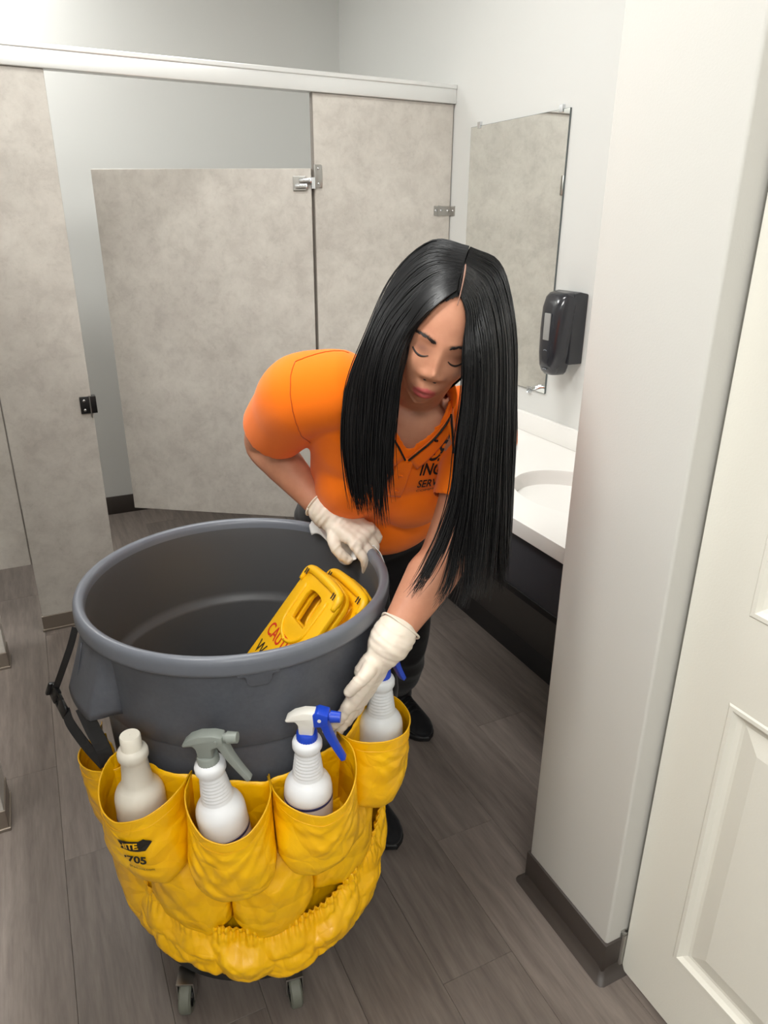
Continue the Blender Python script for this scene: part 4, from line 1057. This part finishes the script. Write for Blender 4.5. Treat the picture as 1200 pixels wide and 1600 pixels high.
# folds
nz = np.array([noise.noise(Vector(p*9))*.5+(1-abs(noise.noise(Vector((p[0]*7+p[2]*5, p[1]*7, p[2]*4+3))))*2.4)*.5 for p in co])
bm = bmesh.new(); bm.from_mesh(sme); bm.verts.ensure_lookup_table(); bm.normal_update()
nr = np.array([tuple(v.normal) for v in bm.verts]); low = np.clip(1-((co-HIP) @ TT)/.45, .25, 1)
for i, v in enumerate(bm.verts): v.co += v.normal*float(nz[i]*.0065*low[i])
bm.verts.index_update(); SB = BVHTree.FromBMesh(bm)
qv = co-MID; cut |= ((qv @ NN) > .0) & (qv @ TT > -.012+1.15*np.abs(qv @ SS-.033)) & (qv @ TT < .2)
bmesh.ops.delete(bm, geom=[bm.verts[i] for i in np.nonzero(cut)[0]], context='VERTS')
islands = []; seen = set()
for v in bm.verts:
    if v in seen: continue
    st = [v]; isl = []; seen.add(v)
    while st:
        a = st.pop(); isl.append(a)
        for e in a.link_edges:
            b = e.other_vert(a)
            if b not in seen: seen.add(b); st.append(b)
    islands.append(isl)
islands.sort(key=len); bmesh.ops.delete(bm, geom=[v for isl in islands[:-1] for v in isl], context='VERTS')
bl = [e for e in bm.edges if e.is_boundary]
for _ in range(6): bmesh.ops.smooth_vert(bm, verts=list({v for e in bl for v in e.verts}), factor=.5, use_axis_x=True, use_axis_y=True, use_axis_z=True)
bm.to_mesh(sme); bm.free()
shirt = add(sme, 'polo_shirt', M_ORANGE); md = shirt.modifiers.new('thick', 'SOLIDIFY'); md.thickness = .003; md.offset = -1
TB = BVHTree.FromPolygons(*[list(q_) for q_ in (lambda J: ([Vector(p) for p in J[0]], J[1]))(join(*[fix_normals(v) for v in [torso]+bust+[belly]]))])
def shirt_pt(s, t, lift=.002, strict=False):
    """point on the chest cloth: s to the person's left, t up the torso, both from the middle of the shoulders"""
    c = MID+SS*s+TT*t; h = TB.ray_cast(Vector(c+NN*.4), Vector(-NN))
    p = h[0] if h[0] is not None else Vector(c+NN*.1)
    q_, nn_, _, dist = SB.find_nearest(p)
    if strict and (np.array(nn_) @ NN < .35 or dist > .02): return None
    return np.array(q_)+(np.array(nn_)*.6+NN*.4)*lift
def seam(nm, pts, r=.0011, m=30, mt=M_ORANGE, lift=.001):
    pth = [shirt_pt(a, b, lift) for a, b in spline(pts, m)]
    return mesh_obj(nm, tube(pth, r, 6), mt, shirt, smooth=True)
# hems
def hem_band(nm, c, d, r, el):
    pass

# ---- trousers
hipsv = loft([(HIP-TT*.16+A(0, 0, -.02), SH_, .11, NH, .10, .12), (HIP-TT*.08, SH_, .165, NH, .115, .15), (HIP, SH_, .178, NH, .12, .15), (HIP+TT*.08, SH_, .165, NH, .115, .13), (HIP+TT*.12, SH_, .160, NH, .11, .12)], 40, 2.3)
lg = [capsule([HJR, HJR+(KNR-HJR)*.5, KNR, KNR+(FTR-KNR)*.45, FTR+A(0, .01, .11), FTR+A(0, .01, .08)], [.105, .092, .068, .062, .047, .048], 28),
      capsule([HJL, HJL+(KNL-HJL)*.5, KNL, KNL+(FTL-KNL)*.45, FTL+A(0, .01, .11), FTL+A(0, .01, .08)], [.105, .092, .068, .062, .047, .048], 28)]
tme = remesh([hipsv]+lg, .008, 6, .5)
co = coords(tme); nz = np.array([(1-abs(noise.noise(Vector((p[0]*8, p[1]*8, p[2]*11))))*2.4)*.004 for p in co]); nrmv = np.empty(len(co)*3); tme.vertices.foreach_get('normal', nrmv); set_coords(tme, co+nrmv.reshape(-1, 3)*nz[:, None])
add(tme, 'trousers', M_PANTS)
# ---- shoes
def shoe(ank, toe_dir, L=.245):
    d = nrm(A(*toe_dir, 0)); s = np.cross(d, A(0, 0, 1)); heel = ank-d*.065
    def rr(u, w, h0, h1):
        return [heel+d*L*u+s*w*math.cos(a)+A(0, 0, 1)*(h0+(h1-h0)*(.5+.5*math.sin(a))) for a in np.linspace(0, 2*PI, 24, endpoint=False)]
    secs = [(0.0, .018, .02, .05), (.03, .030, .014, .085), (.15, .036, .012, .105), (.30, .037, .012, .102), (.42, .038, .012, .085), (.60, .044, .012, .066), (.78, .045, .012, .054), (.90, .036, .013, .045), (.97, .022, .016, .036), (1.0, .008, .02, .03)]
    V = [p for q_ in secs for p in rr(*q_)]; F = grid_faces(len(secs), 24, wrap_m=True, flip=True)+[tuple(range(24)), tuple(range(216, 240))[::-1]]
    me = remesh([(V, F), capsule([ank+A(0, 0, .05), ank+A(0, .0, .115)], [.042, .044])], .004, 4, .5)
    o = add(me, 'shoe', M_SHOEB)
    sol = []
    for z, g_ in ((0.0, .94), (.006, 1.0), (.018, 1.0), (.022, .97)):
        for a in np.linspace(0, 2*PI, 40, endpoint=False):
            u = .5-.5*math.cos(a); w = np.interp(u, [0, .03, .15, .35, .62, .8, .93, 1], [0.0, .026, .038, .037, .047, .048, .032, 0.0])
            sol.append(heel+d*(L*(.5+(u-.5)*1.03*g_))+s*w*g_*(1 if math.sin(a) >= 0 else -1)+A(0, 0, z))
    mesh_obj('sole', (sol, grid_faces(4, 40, wrap_m=True)+[tuple(range(40))[::-1], tuple(range(120, 160))]), M_SOLE, o)
    for k in range(4):
        u = .44+.07*k; z = float(np.interp(u, [.42, .6, .7], [.090, .070, .063])); c = heel+d*L*u
        mesh_obj('lace', tube(spline([c-s*.022+A(0, 0, z-.008), c+A(0, 0, z+.003), c+s*.022+A(0, 0, z-.008)], 9), .0026, 6), M_SOLE, o, smooth=True)
shoe(FTR, (.10, -1.0)); shoe(FTL, (.10, -1.0))

# ---- gloved hands
def hand(W, K, nb, thumb_sign, fingers, thumb, cuff_dir, cr, rr=.0098):
    """W wrist, K middle of the knuckle row, nb back-of-hand normal; across points from little finger to index"""
    f = nrm(K-W); nb = nrm(nb-f*(nb @ f)); ac = np.cross(f, nb)*thumb_sign
    parts = []
    bases = [.030, .010, -.011, -.030]; Ls = [(.034, .024, .022), (.038, .027, .023), (.035, .025, .022), (.027, .020, .020)]
    # palm: tapered slab built of overlapping capsules
    for o in (.022, .008, -.007, -.022):
        parts.append(capsule([W+ac*o*.62, W+(K-W)*.5+ac*o*.9+nb*.002, K+ac*o*1.08], [.0165, .0175, .0135], 16))
    parts.append(capsule([W+ac*.012-nb*.006, W+(K-W)*.45+ac*.026-nb*.009], [.016, .0155], 16))
    for b, ls, (b0, b1, b2, spread) in zip(bases, Ls, fingers):
        p = K+ac*b-f*.004; dirn = nrm(f+ac*spread); pts = [p]; ang = 0; side = ac
        for l, bend in zip(ls, (b0, b1, b2)):
            ang += math.radians(bend); d = dirn*math.cos(ang)-nb*math.sin(ang); p = p+d*l; pts.append(p)
        parts.append(capsule(pts, [rr*1.14, rr*1.05, rr*.97, rr*.80], 14))
    parts.append(capsule([W+(K-W)*.25+ac*.020-nb*.004]+[W+f*a+ac*b+nb*c for a, b, c in thumb], [.015]+list(np.linspace(.0135, .0098, len(thumb))), 14))
    cd = nrm(cuff_dir); parts.append(capsule([W-cd*.026, W-cd*.002, W+f*.012], [cr, cr-.0015, cr-.008], 24, flat=.99))
    parts.append(capsule([W-cd*.004, W+f*.030], [cr-.006, .026], 24))
    me = remesh(parts, .0023, 5, .5)
    co = coords(me); nv = np.empty(len(co)*3); me.vertices.foreach_get('normal', nv); nv = nv.reshape(-1, 3)
    al = (co-W) @ f
    wr_ = np.array([noise.noise(Vector(p*70))*.0007+(1-abs(noise.noise(Vector((float(a)*90, p[2]*22, p[0]*22))))*2.4)*.0011 for p, a in zip(co, al)])
    fold = .0008*np.sin((al+.02)*420+6*np.sin(co[:, 2]*30))*np.exp(-((al+.004)/.016)**2)
    set_coords(me, co+nv*(wr_+fold)[:, None])
    o = add(me, 'latex_glove', M_GLOVE)
    # rolled cuff edge
    u = nrm(np.cross(cd, A(0, 0, 1))); w = np.cross(cd, u); c = W-cd*(.030+cr*.30)
    pth = [c+(u*math.cos(a)+w*math.sin(a))*(cr*.965+.0012*math.sin(3*a))+cd*.003*math.sin(2*a) for a in np.linspace(0, 2*PI, 40)]
    mesh_obj('cuff_roll', tube(pth, .0022, 8), M_GLOVE, o, smooth=True)
    return o
# right hand resting over the rim, fingers curled into the bin, thumb outside
gR = hand(WRR+A(.004, -.006, -.003), A(.582, 1.298, .922), A(-.35, -.15, .92), 1, [(34, 34, 18, .12), (40, 42, 26, .02), (44, 45, 28, -.05), (46, 45, 30, -.12)],
          [(.045, .046, -.010), (.068, .052, -.026), (.086, .046, -.040)], WRR-ELR, .0375)
# left hand reaching down between the pockets
gL = hand(WRL+A(-.004, -.002, -.004), A(.433, 1.009, .730), A(.66, -.62, .30), 1, [(4, 14, 14, -.22), (0, 5, 5, -.30), (2, 6, 6, -.36), (4, 8, 8, -.44)],
          [(.048, .040, .004), (.070, .050, .002), (.094, .050, -.004)], WRL-ELL, .0405)
# wipe under the right hand
wp = empty('cleaning_wipe', (.58, 1.33, .90)); tag(wp, 'white cleaning wipe crumpled under the gloved hand on the bin rim', 'wipe')
V = []; nA, nB = 30, 26
for i in range(nA):
    for j in range(nB):
        u = i/(nA-1); v = j/(nB-1); thd = 1+34*u+3*math.sin(v*5); a = (v-.5)*2          # across the rim: inside -> outside
        r = .295+.034*math.sin(a*1.25)*1.0; z = .9035-.055*abs(a)**1.7*(.75+.35*math.sin(u*7+a))+.005*noise.noise(Vector((u*5, v*5, 2)))
        if abs(r-.295) < .012: z = max(z, .9015)
        z += .018*sm(.6, 1, u)*sm(.0, -.6, a)
        V.append(cyl(thd, r+.003*noise.noise(Vector((u*6, v*4, 9))), z))
solid(mesh_obj('sheet', (V, grid_faces(nA, nB)), M_WIPE, wp, smooth=True), .0012)
# ---- collar, placket, print on the polo
def flap(nm, pts, lift=.005, thick=.003, n=10):
    """four-corner cloth patch given by (s, t) corners, laid on the chest"""
    (a, b, c, d) = [np.array(p) for p in pts]; V = []
    for i in range(n):
        for j in range(n):
            u, v = i/(n-1), j/(n-1); p = (a*(1-u)+b*u)*(1-v)+(d*(1-u)+c*u)*v
            V.append(shirt_pt(p[0], p[1], lift+.004*math.sin(PI*v)*0+.006*(1-v)))
    o = mesh_obj(nm, (V, grid_faces(n, n)), M_ORANGE, shirt, smooth=True); md = o.modifiers.new('t', 'SOLIDIFY'); md.thickness = thick; md.offset = 1; return o
SM = .033      # the placket's line on the chest
cl = flap('collar', [(.105, .058), (SM+.004, -.026), (.058, -.056), (.108, .014)], .006)
mesh_obj('piping', tube([shirt_pt(s_, t_, .0165) for s_, t_ in spline([(.106, .060), (.072, .018), (SM+.003, -.028)], 24)], .0021, 6), M_TRIM, cl, smooth=True)
cr = flap('collar', [(-.040, .058), (SM-.004, -.026), (.008, -.056), (-.048, .014)], .006)
mesh_obj('piping', tube([shirt_pt(s_, t_, .0165) for s_, t_ in spline([(-.041, .060), (-.004, .018), (SM-.003, -.028)], 24)], .0021, 6), M_TRIM, cr, smooth=True)
V = []
for i, ph in enumerate(np.radians(np.linspace(38, 330, 50))):
    c0 = tor(1.035)[0]+SS*.022+NN*.004
    for k, (ro, up_) in enumerate(((1.0, -.004), (.97, .012), (.99, .026), (1.06, .034))):
        V.append(c0+(NN*math.cos(ph)*.060+SS*math.sin(ph)*.078)*ro+TT*(up_-.030*math.cos(ph)))
cs_ = mesh_obj('collar_stand', (V, grid_faces(50, 4)), M_ORANGE, shirt, smooth=True); md = cs_.modifiers.new('t', 'SOLIDIFY'); md.thickness = .003
pk = flap('placket', [(SM-.016, -.030), (SM+.014, -.030), (SM+.010, -.150), (SM-.020, -.150)], .0015, .002, 14)
for t_ in (-.075, -.120):
    p = shirt_pt(SM-.003, t_, .0065); mesh_obj('button', lathe([(.0052, 0), (.0052, .0012), (.004, .002), (.0005, .0016)], 16, Matrix.Translation(Vector(p)) @ rot_to(NN)), M_ORANGE, pk, smooth=True)
p = shirt_pt(.078, .012, .013); mesh_obj('button', lathe([(.004, 0), (.004, .001), (.0005, .0014)], 14, Matrix.Translation(Vector(p)) @ rot_to(NN)), M_TRIM, cl, smooth=True)
M_STITCH = m_cloth('orange_seam', (206, 84, 10))
def near_seam(pts, r=.0011):
    pth = []
    for p in spline(pts, 26):
        hl = SB.find_nearest(Vector(p)); pth.append(np.array(hl[0])+np.array(hl[1])*.0004)
    mesh_obj('seam', tube(pth, r, 6), M_STITCH, shirt, smooth=True)
near_seam([(.456, 1.305, 1.288), (.495, 1.287, 1.300), (.533, 1.270, 1.308)])
near_seam([(.455, 1.306, 1.288), (.450, 1.295, 1.236), (.450, 1.300, 1.190), (.462, 1.315, 1.160), (.480, 1.335, 1.135)])
def fit(vf, w, h, cap):
    """scale lettering to a box: width w, capital height h"""
    k = w/max(x for x, y in vf[0]); j = h/cap; return [(x*k, y*j) for x, y in vf[0]], vf[1]
def shirt_print(nm, vf, s0, t0, rot=0.0, lift=.0026):
    V = [shirt_pt(s0+x, t0+y, lift, True) for x, y in vf[0]]; ok = [p is not None for p in V]      # the sleeve covers the rest of the print
    return mesh_obj(nm, ([p if p is not None else MID for p in V], [f for f in vf[1] if all(ok[i] for i in f)]), M_TRIM, shirt)
LGS, LGT, LR = .066, -.075, 0.0
shirt_print('printed_word', densify(fit(text_vf('ING', 1, bold=.02), .042, .033, .70), 3), LGS, LGT, LR)
shirt_print('printed_word', densify(fit(text_vf('SERV', 1, bold=.015), .040, .022, .70), 3), LGS+.003, LGT-.036, LR)
shirt_print('printed_word', densify(fit(text_vf('COMM', 1), .034, .008, .70), 2), LGS+.004, LGT-.053, LR)
# emblem above the words: an I beside an S with a hooked stroke, rooftop bars above
def stroke(pts, w): 
    P = spline(pts, 22); T = np.gradient(P, axis=0); T /= np.linalg.norm(T, axis=1)[:, None]; Nn = np.stack([-T[:, 1], T[:, 0]], 1)
    V = [tuple(P[i]+Nn[i]*w*sg) for i in range(22) for sg in (-1, 1)]; return V, [(2*i, 2*i+1, 2*i+3, 2*i+2) for i in range(21)]
em = []
for pts, w in (([(.006, .010), (.007, .032)], .0034), ([(-.002, .008), (.004, .001), (.016, .004), (.028, .014), (.036, .012), (.034, .003), (.022, .000)], .0026),
               ([(.038, .030), (.026, .033), (.019, .026), (.024, .019), (.034, .018), (.040, .012)], .0028), ([(.004, .036), (.012, .046), (.018, .050)], .0016), ([(.014, .036), (.016, .045)], .0018), ([(.024, .036), (.025, .052)], .0026), ([(.034, .036), (.034, .048)], .0018)):
    em.append(stroke(pts, w))
ev = join(*em); shirt_print('printed_emblem', ([(x*.85, y*1.05) for x, y in ev[0]], ev[1]), LGS+.012, LGT+.040, LR)

# ---- hair: a cap over the skull, two hanging curtains of strands
RC = [
    [(0.629,1.047,1.433),(0.594,1.056,1.407),(0.561,1.064,1.375),(0.543,1.067,1.323),(0.536,1.071,1.258),(0.53,1.074,1.201),(0.527,1.075,1.155)],
    [(0.634,1.046,1.453),(0.593,1.063,1.435),(0.551,1.078,1.384),(0.526,1.08,1.322),(0.518,1.085,1.245),(0.515,1.086,1.165),(0.518,1.083,1.081),(0.522,1.079,1.034)],
    [(0.646,1.05,1.476),(0.597,1.08,1.463),(0.546,1.106,1.402),(0.512,1.103,1.33),(0.504,1.108,1.241),(0.502,1.108,1.148),(0.507,1.102,1.063)],
    [(0.661,1.064,1.498),(0.61,1.106,1.497),(0.558,1.143,1.434),(0.512,1.135,1.352),(0.495,1.144,1.257),(0.492,1.144,1.163),(0.498,1.138,1.09),(0.502,1.134,1.046)],
    [(0.684,1.09,1.517),(0.644,1.147,1.523),(0.597,1.19,1.465),(0.545,1.185,1.371),(0.506,1.191,1.281),(0.496,1.194,1.186),(0.502,1.187,1.099),(0.513,1.179,1.041)],
]
LC = [
    [(0.631,1.046,1.431),(0.636,1.024,1.407),(0.629,0.995,1.36),(0.632,0.996,1.286),(0.626,1.0,1.198),(0.62,1.002,1.117),(0.597,1.007,1.047),(0.552,1.005,0.994),(0.513,1.006,0.954)],
    [(0.636,1.045,1.453),(0.65,1.016,1.417),(0.646,0.982,1.361),(0.65,0.983,1.266),(0.645,0.986,1.177),(0.641,0.986,1.083),(0.635,0.986,0.998),(0.623,0.972,0.93),(0.603,0.965,0.891)],
    [(0.645,1.05,1.474),(0.67,1.023,1.441),(0.67,0.985,1.369),(0.676,0.983,1.263),(0.676,0.983,1.162),(0.674,0.981,1.055),(0.663,0.972,0.973),(0.644,0.957,0.919)],
    [(0.661,1.063,1.495),(0.703,1.046,1.463),(0.709,1.008,1.384),(0.713,0.996,1.268),(0.717,0.994,1.153),(0.719,0.989,1.044),(0.72,0.984,0.955),(0.726,0.978,0.897)],
    [(0.686,1.089,1.516),(0.741,1.078,1.486),(0.748,1.037,1.389),(0.749,1.021,1.271),(0.754,1.018,1.177),(0.753,1.014,1.067),(0.75,1.011,0.978),(0.746,1.01,0.925)],
]
hair = empty('hair', HO); hair.parent = person; hair.matrix_parent_inverse = person.matrix_world.inverted()
HC = H2W((0, .012, -.088))
# cap: slightly larger than the skull, open over the face
V = []; keep = []; n, mr_ = 200, 140
for i in range(mr_+1):
    ph = PI*(i+.05)/(mr_+.1)
    for j in range(n):
        a = 2*PI*j/n; x, y, z = math.sin(ph)*math.sin(a), math.cos(ph), math.sin(ph)*math.cos(a)
        X, Y, Z = .0785*x, .121*y+.012, .103*z-.089
        V.append(H2W((X, Y, Z))); keep.append(not (Z > -.075 and Y < .094-9*X*X-.55*abs(X)) and Y > -.085)
F = [f for f in grid_faces(mr_+1, n, wrap_m=True, flip=True) if all(keep[i] for i in f)]
mesh_obj('hair_cap', (V, F), M_HAIR, hair, smooth=True)
NS = 30
def outside(P, k=1.0):
    """push strand points out of the skull"""
    L = ((P-HO)/HS) @ HR; c = np.array([0, .012, -.089]); ax_ = np.array([.0812, .1240, .1062])*k
    q = np.sqrt((((L-c)/ax_)**2).sum(1)); sc = np.where(q < 1, 1/np.maximum(q, .2), 1.0)[:, None]
    lowf = np.clip((L[:, 1]+.05)/.03, 0, 1)[:, None]
    L2 = c+(L-c)*(1+(sc-1)*lowf); return HO+HS*(L2 @ HR.T)
def curtain(G, nm, count, seed, tip_spread, back, nm_left=False):
    r = np.random.default_rng(seed)
    GP = np.array([outside(spline(g, NS)) for g in G])          # guides x samples x 3
    k = len(G)
    def at(u):
        s = u*(k-1); i = min(int(s), k-2); f = s-i; f = f*f*(3-2*f)*.35+f*.65; return GP[i]*(1-f)+GP[i+1]*f
    # solid underlay that ends before the tips
    rows = np.array([at(u) for u in np.linspace(0.02, .98, 40)]); cen = np.array(HC)
    cut_ = 16; V = []
    for lay in (0, 1):
        for a in range(40):
            for b in range(cut_):
                p = rows[a, b]; inn = cen-p; inn[2] *= .3; inn /= np.linalg.norm(inn)
                V.append(p+inn*(.006+.010*lay)*(1 if b > 1 else .6))
    F = grid_faces(40, cut_)+grid_faces(40, cut_, off=40*cut_, flip=True)
    mesh_obj('hair_underlay', (V, F), M_HAIR, hair, smooth=True)
    V, F = [], []
    nclump = 17; clump = np.sort(r.random(nclump))
    for q_ in range(count):
        u = r.random() if q_ > count*.2 else (r.random()*.12 if q_ % 3 else 1-r.random()*.05)
        P = at(u).copy(); cu = clump[np.argmin(np.abs(clump-u))]; Q = at(min(1, max(0, cu+(r.random()-.5)*.012)))
        t = np.linspace(0, 1, NS)
        w = (np.clip((t-.45)/.55, 0, 1)**1.4*.96)[:, None]
        P = P*(1-w)+Q*w
        inn = cen-P; inn[:, 2] *= .25; inn /= np.linalg.norm(inn, axis=1)[:, None]
        dep = (r.random()**1.5)*.016-.0025
        ph = r.random()*6.28; amp = .0014*r.random()
        ramp_ = np.clip(t*9, .12, 1)[:, None]
        P = P+inn*dep*ramp_+np.stack([np.sin(t*7+ph), np.cos(t*6+ph*2), 0*t], 1)*amp*ramp_
        P += (r.normal(size=3)*np.array([tip_spread, tip_spread, .0]))[None]*(t**2.2)[:, None]
        if r.random() < .05: P += (r.normal(size=3)*np.array([.0045, .0045, .0]))[None]*(np.sin(t*PI)**1.0)[:, None]
        P = outside(P, 1.0+.012*r.random())
        if nm_left:                                        # strands lie over the forearm instead of sinking into it
            for a_, b_, ra in ((SHL, ELL, .052), (ELL, WRL, .053)):
                ab = b_-a_; tt_ = np.clip(((P-a_) @ ab)/(ab @ ab), 0, 1)[:, None]; v_ = P-(a_+tt_*ab); dd = np.linalg.norm(v_, axis=1)[:, None]
                need = ra+.003*r.random(); push = np.where(dd < need, need-dd, 0); dv_ = v_/np.maximum(dd, 1e-6)+np.array([-.35, -.8, .25]); dv_ /= np.linalg.norm(dv_, axis=1)[:, None]; P = P+dv_*push*1.25
        # length variation: cut the strand short, re-sampled
        L = 1-.50*r.random()**1.35; idx = np.linspace(0, (NS-1)*L, NS); lo = np.floor(idx).astype(int).clip(0, NS-2); fr = (idx-lo)[:, None]; P = P[lo]*(1-fr)+P[lo+1]*fr
        rad = (.00095+.0005*r.random())*np.interp(t, [0, .08, .75, 1], [.6, 1, .9, .15])
        v, f = tube(P[::1], rad, 3, False); o = len(V); V += v; F += [tuple(i+o for i in g_) for g_ in f]
    ob = mesh_obj(nm, (V, F), M_HAIR, hair, smooth=True); ob['kind'] = 'stuff'; ob['label'] = back
curtain(RC, 'hair_strands', 1500, 3, .006, 'long straight black hair hanging in front of the right shoulder')
curtain(LC, 'hair_strands', 1700, 4, .006, 'long straight black hair hanging past the left arm', True)
# the part: a thin line of scalp from the hairline to the crown
M_SCALP = mat('scalp', (146, 108, 92), .6)
pp = np.array([H2W((.0015*math.sin(a), .012+.1240*1.016*math.cos(a), -.089+.1062*1.016*math.sin(a))) for a in np.radians(np.linspace(55, 4, 26))])
mesh_obj('hair_part', tube(pp, np.interp(np.linspace(0, 1, 26), [0, .25, .6, .85, 1], [.0010, .0009, .0016, .0013, .0003]), 8), M_SCALP, hair, smooth=True)
